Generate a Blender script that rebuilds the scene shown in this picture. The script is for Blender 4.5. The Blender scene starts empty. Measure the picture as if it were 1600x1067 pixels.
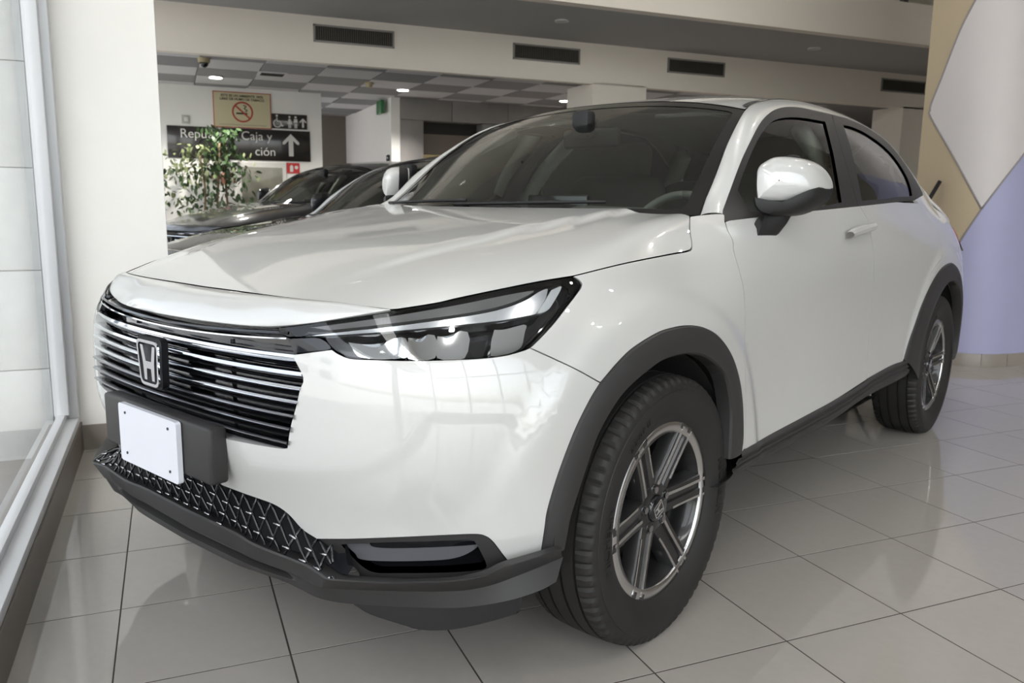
import bpy, bmesh, math, random
import numpy as np
from mathutils import Vector, Matrix
from mathutils.geometry import delaunay_2d_cdt
random.seed(7); rng = np.random.default_rng(7)
sc = bpy.context.scene
COL = sc.collection
PI = math.pi

# ---------------------------------------------------------------- camera
THETA = 0.46866735                      # heading of the car in the room
CAMC = np.array([-1.7352, -1.8339, 1.0927])          # camera in the car's frame
YAW, PITCH, ROLL, FPX = 0.7045, -0.1680, 0.0136, 1271.43
def rotm(yaw, pitch, roll):
    f = np.array([math.cos(yaw)*math.cos(pitch), math.sin(yaw)*math.cos(pitch), math.sin(pitch)])
    r = np.cross(f, [0, 0, 1]); r /= np.linalg.norm(r); u = np.cross(r, f)
    return np.array([r*math.cos(roll)+u*math.sin(roll), -r*math.sin(roll)+u*math.cos(roll), f])
RC = rotm(YAW, PITCH, ROLL)
ct, st = math.cos(THETA), math.sin(THETA)
C2W = np.array([[ct, -st, 0], [st, ct, 0], [0, 0, 1]])
CAMW = C2W @ CAMC
RW = rotm(YAW+THETA, PITCH, ROLL)
cd = bpy.data.cameras.new('camera'); cam = bpy.data.objects.new('camera', cd); COL.objects.link(cam)
cd.sensor_width = 36; cd.lens = FPX/1600*36; cd.clip_start = .02; cd.clip_end = 300
m = Matrix.Identity(4)
for i in range(3):
    m[i][0], m[i][1], m[i][2], m[i][3] = RW[0][i], RW[1][i], -RW[2][i], CAMW[i]
cam.matrix_world = m
cd.dof.use_dof = True; cd.dof.focus_distance = 1.9; cd.dof.aperture_fstop = 7.1
sc.camera = cam

# ---------------------------------------------------------------- world, sun, exposure
wd = bpy.data.worlds.new('sky'); sc.world = wd; wd.use_nodes = True
nt = wd.node_tree; nt.nodes.clear()
sk = nt.nodes.new('ShaderNodeTexSky'); sk.sky_type = 'NISHITA'; sk.sun_disc = False
sk.sun_elevation = math.radians(52); sk.sun_rotation = math.radians(200); sk.air_density = 1.0; sk.dust_density = 3.0; sk.ozone_density = 1.0
hs = nt.nodes.new('ShaderNodeHueSaturation'); hs.inputs['Saturation'].default_value = .35
bg = nt.nodes.new('ShaderNodeBackground'); bg.inputs['Strength'].default_value = .55
wo = nt.nodes.new('ShaderNodeOutputWorld')
nt.links.new(sk.outputs[0], hs.inputs['Color']); nt.links.new(hs.outputs[0], bg.inputs[0]); nt.links.new(bg.outputs[0], wo.inputs[0])
sd = bpy.data.lights.new('sun', 'SUN'); sd.energy = 9.0; sd.angle = math.radians(1.0); sd.color = (1, .96, .9)
so = bpy.data.objects.new('sun', sd); COL.objects.link(so); so.location = (-20, -10, 30)
so.rotation_euler = Vector((-.55, .12, -.83)).to_track_quat('-Z', 'Y').to_euler()
vs = sc.view_settings
vs.view_transform = 'Standard'; vs.look = 'None'; vs.gamma = 1.0; vs.use_curve_mapping = False
vs.exposure = -0.05

# ---------------------------------------------------------------- materials
MT = {}
def mat(name, col, rough=.5, metal=0., coat=0., spec=.5, bump=0., bscale=60, emit=None, estr=0., var=0., vscale=8, trans=0., ior=1.45, coatr=.03, objvar=0.):
    if name in MT: return MT[name]
    M = bpy.data.materials.new(name); M.use_nodes = True; n = M.node_tree.nodes; l = M.node_tree.links
    b = n['Principled BSDF']; I = b.inputs
    I['Base Color'].default_value = (*col, 1); I['Roughness'].default_value = rough; I['Metallic'].default_value = metal
    I['Coat Weight'].default_value = coat; I['Coat Roughness'].default_value = coatr
    I['Specular IOR Level'].default_value = spec; I['Transmission Weight'].default_value = trans; I['IOR'].default_value = ior
    if emit: I['Emission Color'].default_value = (*emit, 1); I['Emission Strength'].default_value = estr
    tc = n.new('ShaderNodeTexCoord')
    nz = n.new('ShaderNodeTexNoise'); nz.inputs['Scale'].default_value = vscale; nz.inputs['Detail'].default_value = 4
    l.new(tc.outputs['Object'], nz.inputs['Vector'])
    v = max(var, .015)
    mr = n.new('ShaderNodeMapRange'); mr.inputs[3].default_value = 1-v; mr.inputs[4].default_value = 1+v
    l.new(nz.outputs['Fac'], mr.inputs[0])
    fac = mr.outputs[0]
    if objvar:
        oi = n.new('ShaderNodeObjectInfo'); m2 = n.new('ShaderNodeMapRange'); m2.inputs[3].default_value = 1-objvar; m2.inputs[4].default_value = 1+objvar
        l.new(oi.outputs['Random'], m2.inputs[0]); mm = n.new('ShaderNodeMath'); mm.operation = 'MULTIPLY'
        l.new(fac, mm.inputs[0]); l.new(m2.outputs[0], mm.inputs[1]); fac = mm.outputs[0]
    vm = n.new('ShaderNodeVectorMath'); vm.operation = 'SCALE'; vm.inputs[0].default_value = col
    l.new(fac, vm.inputs['Scale']); l.new(vm.outputs[0], I['Base Color'])
    if bump:
        n2 = n.new('ShaderNodeTexNoise'); n2.inputs['Scale'].default_value = bscale; n2.inputs['Detail'].default_value = 3
        l.new(tc.outputs['Object'], n2.inputs['Vector'])
        bp = n.new('ShaderNodeBump'); bp.inputs['Strength'].default_value = bump; bp.inputs['Distance'].default_value = .004
        l.new(n2.outputs['Fac'], bp.inputs['Height']); l.new(bp.outputs[0], I['Normal'])
    MT[name] = M; return M
def glassmat(name, tint=(1, 1, 1), refl=1.0, ior=1.5, rough=0.0):
    if name in MT: return MT[name]
    M = bpy.data.materials.new(name); M.use_nodes = True; n = M.node_tree.nodes; l = M.node_tree.links; n.clear()
    o = n.new('ShaderNodeOutputMaterial'); t = n.new('ShaderNodeBsdfTransparent'); g = n.new('ShaderNodeBsdfGlossy'); x = n.new('ShaderNodeMixShader')
    f = n.new('ShaderNodeFresnel'); f.inputs['IOR'].default_value = ior
    t.inputs[0].default_value = (*tint, 1); g.inputs['Roughness'].default_value = rough; g.inputs[0].default_value = (refl, refl, refl, 1)
    l.new(f.outputs[0], x.inputs[0]); l.new(t.outputs[0], x.inputs[1]); l.new(g.outputs[0], x.inputs[2]); l.new(x.outputs[0], o.inputs[0])
    MT[name] = M; return M
PAINT = mat('pearl_white_paint', (.60, .60, .585), .34, .08, 1.0, .5, coatr=.012)
PAINT.node_tree.nodes['Principled BSDF'].inputs['Coat IOR'].default_value = 1.8
DPAINT = mat('dark_grey_paint', (.018, .018, .021), .3, .35, 1.0, coatr=.02)
DPAINT2 = mat('graphite_paint', (.03, .031, .034), .3, .4, 1.0, coatr=.02)
BLACKP = mat('black_plastic', (.014, .0135, .014), .5, bump=.06, bscale=900)
CLAD = mat('charcoal_cladding', (.030, .0285, .0285), .48, bump=.10, bscale=1200)
GLOSSB = mat('gloss_black', (.008, .008, .010), .08, coat=.6)
RUBBER = mat('tyre_rubber', (.017, .0155, .015), .62, bump=.08, bscale=500, var=.08)
RUBBERL = mat('tyre_lettering', (.008, .008, .008), .5)
CHROME = mat('chrome', (.86, .87, .89), .06, 1.0)
DCHROME = mat('dark_chrome', (.40, .40, .42), .10, 1.0)
SILVER = mat('machined_alloy', (.68, .68, .69), .22, 1.0, bump=.03, bscale=300)
WDARK = mat('wheel_dark_paint', (.020, .0195, .020), .3, .3, .5)
FABRIC = mat('dark_seat_fabric', (.13, .122, .112), .85, bump=.3, bscale=400)
DASH = mat('dashboard_plastic', (.15, .152, .142), .6, bump=.15, bscale=500)
LINER = mat('headliner_cloth', (.70, .70, .64), .9)
PLATE = mat('plate_white', (.70, .71, .77), .3, coat=.3)
FRIT = mat('glass_frit_black', (.012, .011, .011), .12)
WGLASS = glassmat('windshield_glass', (.90, .96, .90))
SGLASS = glassmat('side_glass', (.74, .80, .75))
RGLASS = glassmat('privacy_glass', (.55, .60, .54))
LENS = glassmat('lamp_lens', (.93, .95, .97), ior=1.5)
REDLENS = mat('red_lamp_lens', (.35, .01, .012), .1, coat=1)

# ---------------------------------------------------------------- generic mesh helpers
def link(o, parent=None):
    COL.objects.link(o)
    if parent is not None: o.parent = parent
    return o
def mk(name, V, F, material, parent=None, smooth=False, normals=None):
    me = bpy.data.meshes.new(name)
    me.from_pydata([tuple(map(float, v)) for v in V], [], [tuple(int(i) for i in f) for f in F])
    if material: me.materials.append(material)
    if smooth or normals is not None:
        me.polygons.foreach_set('use_smooth', [True]*len(me.polygons))
    me.update()
    if normals is not None: me.normals_split_custom_set_from_vertices([tuple(map(float, x)) for x in normals])
    return link(bpy.data.objects.new(name, me), parent)
def from_bm(name, bm, material, parent=None, smooth=False, autos=None):
    bmesh.ops.recalc_face_normals(bm, faces=bm.faces)
    me = bpy.data.meshes.new(name); bm.to_mesh(me); bm.free()
    if material: me.materials.append(material)
    if smooth or autos: me.polygons.foreach_set('use_smooth', [True]*len(me.polygons))
    if autos: me.set_sharp_from_angle(angle=math.radians(autos))
    me.update()
    return link(bpy.data.objects.new(name, me), parent)
def tag(o, label, cat, group=None, kind=None):
    if label: o['label'] = label
    if cat: o['category'] = cat
    if group: o['group'] = group
    if kind: o['kind'] = kind
    return o
def struct(o, label=None):
    o['kind'] = 'structure'
    if label: o['label'] = label
    return o
def empty(name, loc=(0, 0, 0), rz=0., label=None, cat=None, group=None):
    o = bpy.data.objects.new(name, None); o.empty_display_size = .1; COL.objects.link(o)
    o.location = loc; o.rotation_euler = (0, 0, rz)
    return tag(o, label, cat, group)
def bm_box(bm, c, s, bev=0., seg=2, rot=None):
    r = bmesh.ops.create_cube(bm, size=1.0); vs_ = r['verts']
    for v in vs_: v.co = Vector((v.co.x*s[0], v.co.y*s[1], v.co.z*s[2]))
    if bev > 0:
        es = list({e for v in vs_ for e in v.link_edges})
        g = bmesh.ops.bevel(bm, geom=es, offset=min(bev, min(s)*.49), segments=seg, profile=.5, affect='EDGES')
        vs_ = list({v for f in g['faces'] for v in f.verts} | {v for v in vs_ if v.is_valid})
    M = Matrix.Translation(Vector(c)) @ (rot.to_4x4() if rot is not None else Matrix.Identity(4))
    bmesh.ops.transform(bm, matrix=M, verts=[v for v in vs_ if v.is_valid])
    return vs_
def box(name, c, s, material, parent=None, bev=0., seg=2, rot=None, smooth=False):
    bm = bmesh.new(); bm_box(bm, c, s, bev, seg, rot)
    return from_bm(name, bm, material, parent, smooth or bev > 0, 40 if bev > 0 else None)
def boxes(name, L, material, parent=None, bev=0.):
    bm = bmesh.new()
    for c, s in L: bm_box(bm, c, s, bev)
    return from_bm(name, bm, material, parent)
def cyl(name, p0, p1, r, material, parent=None, seg=20, r2=None, smooth=True):
    bm = bmesh.new(); p0, p1 = Vector(p0), Vector(p1); d = p1-p0
    bmesh.ops.create_cone(bm, cap_ends=True, segments=seg, radius1=r, radius2=r if r2 is None else r2, depth=d.length)
    q = Vector((0, 0, 1)).rotation_difference(d)
    bmesh.ops.transform(bm, matrix=Matrix.Translation((p0+p1)/2) @ q.to_matrix().to_4x4(), verts=bm.verts)
    return from_bm(name, bm, material, parent, smooth, 40)
def tube_mesh(P, R, seg=8):
    P = np.asarray(P, float); n = len(P); R = np.broadcast_to(np.asarray(R, float), (n,))
    T = np.gradient(P, axis=0); T /= np.linalg.norm(T, axis=1)[:, None]+1e-9
    V = []; F = []
    a = np.array([0, 0, 1.]) if abs(T[0][2]) < .9 else np.array([1., 0, 0])
    for i in range(n):
        x = np.cross(T[i], a); x /= np.linalg.norm(x)+1e-9; y = np.cross(x, T[i]); a = y if i else a
        for k in range(seg):
            t = 2*PI*k/seg; V.append(P[i]+R[i]*(x*math.cos(t)+y*math.sin(t)))
        a = y
    for i in range(n-1):
        for k in range(seg):
            F.append((i*seg+k, i*seg+(k+1) % seg, (i+1)*seg+(k+1) % seg, (i+1)*seg+k))
    F.append(tuple(range(seg))[::-1]); F.append(tuple(range((n-1)*seg, n*seg)))
    return V, F
def tube(name, P, R, material, parent=None, seg=8):
    V, F = tube_mesh(P, R, seg); return mk(name, V, F, material, parent, True)
def prism(name, poly, h, material, parent=None, M=None, bev=0.):
    """extrude a 2D polygon (x,y) by h along z, placed by matrix M"""
    bm = bmesh.new(); vs_ = [bm.verts.new((x, y, 0)) for x, y in poly]
    f = bm.faces.new(vs_); r = bmesh.ops.extrude_face_region(bm, geom=[f])
    bmesh.ops.translate(bm, vec=(0, 0, h), verts=[v for v in r['geom'] if isinstance(v, bmesh.types.BMVert)])
    if M is not None: bmesh.ops.transform(bm, matrix=M, verts=bm.verts)
    return from_bm(name, bm, material, parent)
def text(name, s, size, material, M, parent=None, ext=.001, align='LEFT', bend=None, bold=0.):
    cu = bpy.data.curves.new(name, 'FONT'); cu.body = s; cu.size = size; cu.extrude = ext; cu.align_x = align; cu.offset = bold
    o = bpy.data.objects.new(name, cu); COL.objects.link(o)
    bpy.context.view_layer.update()
    me = bpy.data.meshes.new_from_object(o.evaluated_get(bpy.context.evaluated_depsgraph_get()))
    bpy.data.objects.remove(o); bpy.data.curves.remove(cu)
    me.materials.clear(); me.materials.append(material)
    for v in me.vertices:
        c = v.co.copy()
        if bend: c = Vector(bend(c))
        v.co = M @ c
    me.update(); me.name = name
    o = link(bpy.data.objects.new(name, me), parent); o['kind'] = 'stuff'; return o
def grid_faces(nu, nv, off=0, flip=False):
    F = []
    for i in range(nu-1):
        for j in range(nv-1):
            q = (off+i*nv+j, off+(i+1)*nv+j, off+(i+1)*nv+j+1, off+i*nv+j+1)
            F.append(q[::-1] if flip else q)
    return F

# ---------------------------------------------------------------- photo geometry: pixel rays in the car's frame
def proj(P):
    q = (np.atleast_2d(P)-CAMC) @ RC.T
    return np.c_[800+FPX*q[:, 0]/q[:, 2], 533.5-FPX*q[:, 1]/q[:, 2]]
def at(u, v, ax, val):
    d = np.array([(u-800)/FPX, -(v-533.5)/FPX, 1.]) @ RC; i = 'xyz'.index(ax)
    return CAMC+d*(val-CAMC[i])/d[i]
def dens(P, k=6):
    P = np.asarray(P, float); n = len(P)
    if n < 3: return np.array([P[0]+(P[-1]-P[0])*t for t in np.linspace(0, 1, k+1)])
    Q = np.vstack([2*P[0]-P[1], P, 2*P[-1]-P[-2]]); out = []
    for i in range(1, n):
        a, b, c, d = Q[i-1], Q[i], Q[i+1], Q[i+2]
        for t in np.arange(k)/k:
            out.append(.5*((2*b)+(c-a)*t+(2*a-5*b+4*c-d)*t*t+(3*b-a-3*c+d)*t**3))
    out.append(P[-1]); return np.array(out)
def resamp(P, n):
    P = np.asarray(P, float); s = np.r_[0, np.cumsum(np.linalg.norm(np.diff(P, axis=0), axis=1))]
    t = np.linspace(0, s[-1], n); return np.array([np.interp(t, s, P[:, k]) for k in range(P.shape[1])]).T

# ---------------------------------------------------------------- spline surfaces
class Spl:
    def __init__(s, t):
        s.t = np.asarray(t, float); n = len(t); h = np.diff(s.t); A = np.eye(n); B = np.zeros((n, n))
        for i in range(1, n-1):
            A[i, i-1], A[i, i], A[i, i+1] = h[i-1], 2*(h[i-1]+h[i]), h[i]
            B[i, i-1] += 6/h[i-1]; B[i, i] -= 6/h[i-1]+6/h[i]; B[i, i+1] += 6/h[i]
        s.D = np.linalg.solve(A, B); s.h = h; s.n = n
    def W(s, x):
        x = np.asarray(x, float); i = np.clip(np.searchsorted(s.t, x)-1, 0, s.n-2); h = s.h[i]
        xc = np.clip(x, s.t[0], s.t[-1])
        a = (s.t[i+1]-xc)/h; b = 1-a; m_ = len(x); r = np.arange(m_)
        W = np.zeros((m_, s.n)); W[r, i] += a; W[r, i+1] += b
        W += ((a**3-a)*h*h/6)[:, None]*s.D[i]+((b**3-b)*h*h/6)[:, None]*s.D[i+1]
        e = x-xc                                           # straight beyond the ends
        k = np.nonzero(np.abs(e) > 0)[0]
        if len(k):
            d = 1e-4; xi = np.where(e[k] > 0, s.t[-1]-d, s.t[0]+d)
            W[k] += ((W[k]-s.W(xi))/(np.sign(e[k])*d)[:, None])*e[k][:, None]
        return W
class Surf:
    def __init__(s, net, u, v, out, disp=None):
        s.N = np.asarray(net, float); s.U = Spl(u); s.V = Spl(v); s.out = np.asarray(out, float); s.disp = disp; s.sg = 1
        s.ur = (u[0], u[-1]); s.vr = (v[0], v[-1]); s._g = None
        c = s.nrm(np.array([(u[0]+u[-1])/2+.3*(u[-1]-u[0])]), np.array([(v[0]+v[-1])/2]))[0]
        if c @ s.out < 0: s.sg = -1
    def ev(s, u, v, off=None):
        u = np.atleast_1d(u).astype(float); v = np.atleast_1d(v).astype(float)
        P = np.einsum('mi,ijk,mj->mk', s.U.W(u), s.N, s.V.W(v))
        if s.disp is not None: P = P+s.disp(P, u, v)
        if off is not None: P = P+s.nrm(u, v)*np.asarray(off).reshape(-1, 1)
        return P
    def nrm(s, u, v):
        e = 2e-3; a = s.ev(u+e, v)-s.ev(u-e, v); b = s.ev(u, v+e)-s.ev(u, v-e)
        n = np.cross(a, b); return s.sg*n/(np.linalg.norm(n, axis=1)[:, None]+1e-12)
    def inv(s, px, umin=None, umax=None):
        px = np.asarray(px, float)
        if s._g is None:
            a, b = np.meshgrid(np.linspace(*s.ur, 240), np.linspace(*s.vr, 110), indexing='ij'); a = a.ravel(); b = b.ravel()
            P = s.ev(a, b); n = s.nrm(a, b); ok = ((CAMC-P)*n).sum(1) > -.02
            s._g = (a[ok], b[ok], proj(P[ok]))
        a, b, q = s._g
        if umin is not None: k = (a >= umin) & (a <= (umax if umax is not None else 99)); a, b, q = a[k], b[k], q[k]
        i = np.array([np.argmin(((q-p)**2).sum(1)) for p in px]); u, v = a[i].copy(), b[i].copy()
        for it in range(25):
            r = proj(s.ev(u, v))-px; e = 1e-4
            Ju = (proj(s.ev(u+e, v))-proj(s.ev(u-e, v)))/(2*e); Jv = (proj(s.ev(u, v+e))-proj(s.ev(u, v-e)))/(2*e)
            # damped Gauss-Newton
            A11 = (Ju*Ju).sum(1)+40; A22 = (Jv*Jv).sum(1)+40; A12 = (Ju*Jv).sum(1); g1 = (Ju*r).sum(1); g2 = (Jv*r).sum(1)
            det = A11*A22-A12**2; du = -(A22*g1-A12*g2)/det; dv = -(A11*g2-A12*g1)/det
            k = np.minimum(1, .06/np.maximum(1e-9, np.hypot(du, dv))); u += du*k; v += dv*k
        return np.c_[u, v]
    def px(s, pts, k=6, **kw): return s.inv(dens(pts, k), **kw)
def pip(pts, poly):
    x, y = pts[:, 0], pts[:, 1]; c = np.zeros(len(pts), bool); n = len(poly)
    for i in range(n):
        x1, y1 = poly[i]; x2, y2 = poly[(i+1) % n]
        k = ((y1 > y) != (y2 > y)); xi = (x2-x1)*(y-y1)/((y2-y1) if y2 != y1 else 1e-12)+x1
        c ^= k & (x < xi)
    return c
def area2(p): return .5*np.sum(p[:, 0]*np.roll(p[:, 1], -1)-np.roll(p[:, 0], -1)*p[:, 1])
def clean_loop(p, sp):
    p = np.asarray(p, float); q = [p[0]]
    for a in p[1:]:
        if np.linalg.norm(a-q[-1]) > sp*.25: q.append(a)
    if np.linalg.norm(q[0]-q[-1]) < sp*.25: q.pop()
    out = []
    for i in range(len(q)):
        a, b = q[i], q[(i+1) % len(q)]; n = max(1, int(round(np.linalg.norm(b-a)/sp)))
        for k in range(n): out.append(a+(b-a)*k/n)
    return np.array(out)
def inset(p, d):
    if area2(p) < 0: p = p[::-1]
    e = np.roll(p, -1, 0)-p; e /= np.linalg.norm(e, axis=1)[:, None]+1e-12; n = np.c_[-e[:, 1], e[:, 0]]
    m_ = n+np.roll(n, 1, 0); m_ /= np.maximum(.5, (m_*m_).sum(1))[:, None]*.5+1e-12
    m_ = m_/np.maximum(1, np.linalg.norm(m_, axis=1)/1.5)[:, None]
    return p+m_*d
def panel(name, S, loop, material, parent, holes=(), off=0., gap=.0015, flange=.014, res=.03, bsp=.012, mirror=0, flat=False):
    """trimmed patch of a spline surface. mirror: 0 as is, 1 flipped to the other side of the car"""
    loops = [inset(clean_loop(loop, bsp), gap)]+[inset(clean_loop(h, bsp), -gap) for h in holes]
    L = loops[0]; lo, hi = L.min(0), L.max(0)
    gx = np.arange(lo[0]+res/2, hi[0], res); gy = np.arange(lo[1]+res/2, hi[1], res)
    G = np.array(np.meshgrid(gx, gy)).reshape(2, -1).T
    if len(G):
        G = G[pip(G, L)]
        for h in loops[1:]: G = G[~pip(G, h)]
        B = np.vstack(loops)
        if len(G): G = G[np.array([((B-g)**2).sum(1).min() for g in G]) > (res*.45)**2]
    vs2 = [Vector(p) for l in loops for p in l]; ed = []; o = 0
    for l in loops: ed += [(o+i, o+(i+1) % len(l)) for i in range(len(l))]; o += len(l)
    vs2 += [Vector(p) for p in G]
    v2, _, F, *_ = delaunay_2d_cdt(vs2, ed, [], 0, 1e-6)
    uv = np.array([tuple(v) for v in v2]); cen = np.array([uv[list(f)].mean(0) for f in F]); keep = pip(cen, loops[0])
    for h in loops[1:]: keep &= ~pip(cen, h)
    F = [f for f, k in zip(F, keep) if k]
    of = off(uv) if callable(off) else np.full(len(uv), off)
    P = S.ev(uv[:, 0], uv[:, 1], of); N = S.nrm(uv[:, 0], uv[:, 1])
    F = [list(f) for f in F]
    f = np.array([f[:3] for f in F]); fn = np.cross(P[f[:, 1]]-P[f[:, 0]], P[f[:, 2]]-P[f[:, 0]])
    if ((fn*N[f[:, 0]]).sum(1)).sum() < 0: F = [x[::-1] for x in F]
    V = [P]; NN = [N]; base = len(P)
    if flange:
        for k, l in enumerate(loops):
            a = S.nrm(l[:, 0], l[:, 1]); lof = off(l) if callable(off) else np.full(len(l), off)
            q = S.ev(l[:, 0], l[:, 1], lof); q2 = q-a*flange; n = len(l)
            t = np.roll(q, -1, 0)-np.roll(q, 1, 0); t /= np.linalg.norm(t, axis=1)[:, None]+1e-12
            w = np.cross(t, a)*(1 if area2(l) > 0 else -1)*(1 if k == 0 else -1)*S.sg
            V += [q, q2]; NN += [w, w]
            for i in range(n):
                j = (i+1) % n; fc = [base+i, base+n+i, base+n+j, base+j]
                F.append(fc)
            base += 2*n
    V = np.vstack(V); NN = np.vstack(NN)
    if mirror: V = V*[1, -1, 1]; NN = NN*[1, -1, 1]; F = [x[::-1] for x in F]
    return mk(name, V, F, material, parent, True, None if flat else NN)
def loft(name, rows, material, parent, mirror=0, smooth=True, closed=False, autos=35):
    """rows: list of equally long 3D polylines"""
    R = np.array(rows, float); nu, nv = R.shape[:2]; V = R.reshape(-1, 3); F = grid_faces(nu, nv)
    if closed: F += [(( nu-1)*nv+j, j, j+1, (nu-1)*nv+j+1) for j in range(nv-1)]
    bm = bmesh.new(); vv = [bm.verts.new(v*([1, -1, 1] if mirror else [1, 1, 1])) for v in V]
    for f in F:
        try: bm.faces.new([vv[i] for i in f])
        except ValueError: pass
    bmesh.ops.remove_doubles(bm, verts=bm.verts, dist=1e-5)
    return from_bm(name, bm, material, parent, smooth, autos)
def band(name, S, A, B, prof, material, parent, n=60, mirror=0, autos=35):
    """strip on a surface between two uv curves; prof = [(fraction from A to B, height)]"""
    A = resamp(A, n); B = resamp(B, n); rows = []
    for f, h in prof:
        uv = A+(B-A)*f; rows.append(S.ev(uv[:, 0], uv[:, 1], np.full(n, h)))
    return loft(name, rows, material, parent, mirror, True, False, autos)

# ================================================================ THE CAR (car frame: x rearward, left side y<0, front axle at x=0)
zr = np.array([.20, .28, .36, .44, .54, .64, .72, .79, .85, .91, .97, 1.03, 1.10, 1.18, 1.27, 1.36, 1.45, 1.53])
PLAN = [(-.850, 0), (-.842, .18), (-.822, .36), (-.790, .50), (-.735, .615), (-.650, .71), (-.540, .785), (-.410, .838), (-.25, .872), (-.05, .890),
        (.15, .892), (.35, .884), (.60, .876), (.95, .874), (1.35, .874), (1.75, .878), (2.1, .884), (2.4, .892), (2.65, .892), (2.9, .882),
        (3.12, .855), (3.3, .80), (3.42, .70), (3.48, .5), (3.50, .25), (3.505, 0)]
UP = [.15, .19, .23, .27, .31, .35, .39]
INS = {0: [.10, .060, .052, .036, .006, 0, 0, .006, .022, .05, .08]+UP, 1: [.10, .060, .052, .036, .006, 0, 0, .006, .022, .05, .08]+UP,
       2: [.10, .060, .052, .036, .006, 0, 0, .008, .028, .06, .09]+UP, 3: [.09, .056, .049, .035, .006, 0, .002, .014, .045, .085, .12]+UP,
       4: [.08, .050, .043, .031, .004, 0, .004, .021, .060, .108, .15]+UP, 5: [.07, .040, .032, .024, .003, 0, .006, .026, .066, .114, .158]+UP,
       6: [.06, .030, .018, .012, .002, 0, .008, .028, .064, .110, .152]+UP, 7: [.04, .012, .002, 0, 0, 0, .010, .028, .056, .096, .135]+UP,
       8: [.02, .005, 0, 0, 0, 0, .006, .020, .046, .082, .112]+UP, 9: [.01, 0, 0, 0, 0, 0, .002, .012, .036, .064, .090]+UP,
       10: [.01, 0, 0, 0, 0, 0, .002, .010, .032, .056, .084]+UP}
YS = {11: [.87, .878, .884, .884, .882, .882, .881, .876, .868, .860, .838, .790, .702, .655, .61, .56, .51, .46],
      12: [.868, .874, .876, .872, .868, .868, .870, .872, .872, .868, .856, .830, .770, .724, .668, .61, .55, .49],
      13: [.866, .872, .874, .868, .864, .864, .867, .871, .874, .873, .864, .843, .806, .770, .722, .662, .588, .50],
      14: [.866, .872, .874, .868, .864, .864, .867, .871, .874, .873, .864, .849, .820, .793, .752, .697, .62, .51],
      15: [.866, .872, .875, .870, .866, .868, .871, .875, .878, .877, .868, .852, .822, .797, .757, .703, .625, .51],
      16: [.87, .876, .88, .878, .878, .880, .882, .884, .884, .880, .866, .846, .812, .782, .738, .68, .60, .50],
      17: [.88, .886, .89, .89, .891, .892, .892, .891, .888, .88, .863, .838, .798, .762, .714, .655, .575, .48],
      18: [.88, .886, .89, .89, .891, .892, .892, .89, .886, .875, .854, .822, .773, .728, .672, .608, .53, .44],
      19: [.86, .87, .878, .88, .881, .882, .881, .878, .871, .856, .829, .790, .735, .683, .622, .555, .47, .39],
      20: [.82, .835, .845, .85, .853, .855, .853, .848, .838, .82, .792, .757, .71, .66, .59, .51, .42, .32]}
TAIL = [.06, .03, .01, 0, 0, 0, .005, .01, .02, .04, .07, .11, .16, .22, .29, .37, .46, .55]
B = np.array(PLAN); B = np.vstack([B[:0:-1]*[1, -1], B])         # mirrored, u=0 in the middle
uk = np.r_[0, np.cumsum(np.linalg.norm(np.diff(B, axis=0), axis=1))]; uk -= uk[len(PLAN)-1]
sp = Spl(uk); W1 = (sp.W(uk+1e-3) @ B-sp.W(uk-1e-3) @ B)/2e-3
NP = np.c_[-W1[:, 1], W1[:, 0]]; NP /= np.linalg.norm(NP, axis=1)[:, None]
net = np.zeros((len(B), len(zr), 3))
for i in range(len(B)):
    k = abs(i-(len(PLAN)-1)); sgn = 1 if i >= len(PLAN)-1 else -1
    outv = NP[i]*np.sign(NP[i] @ (B[i]-np.array([1.3, 0])))
    for j, z in enumerate(zr):
        if k in YS: p = np.array([PLAN[k][0], sgn*YS[k][j]])
        else: p = B[i]-outv*(INS[k][j] if k in INS else TAIL[j])
        net[i, j] = (p[0], -p[1], z)
def sstep(a, b, x):
    t = np.clip((x-a)/(b-a), 0, 1); return t*t*(3-2*t)
def ldisp(P, u, v):
    d = np.zeros(len(P))
    for xc, r0 in ((-.03, .545), (2.61, .575)):
        r = np.hypot((P[:, 0]-xc)/1.0, P[:, 2]-.336); d += .009*(1-sstep(r0-.025, r0+.03, r))
    sgn = np.sign(P[:, 1]); o = np.zeros_like(P); o[:, 1] = sgn*d*sstep(.70, .80, np.abs(P[:, 1])); return o
LW = Surf(net, uk, zr, (0, -1, 0), ldisp)
if LW.nrm(np.array([2.5]), np.array([.6]))[0][1] > 0: LW.sg *= -1
def xz(x, z):                                                          # uv of a point on the left flank
    x = np.atleast_1d(x).astype(float); z = np.broadcast_to(np.atleast_1d(z).astype(float), x.shape); u = x+.85+.55
    for _ in range(20): u = u-(LW.ev(u, z)[:, 0]-x)*.9
    return np.c_[u, z]
def mirU(L): return np.asarray(L)[::-1]*[-1, 1]

CAR = empty('parked_car', (0, 0, 0), THETA, 'pearl white compact crossover with chrome slat grille and blank white plate', 'car')

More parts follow.
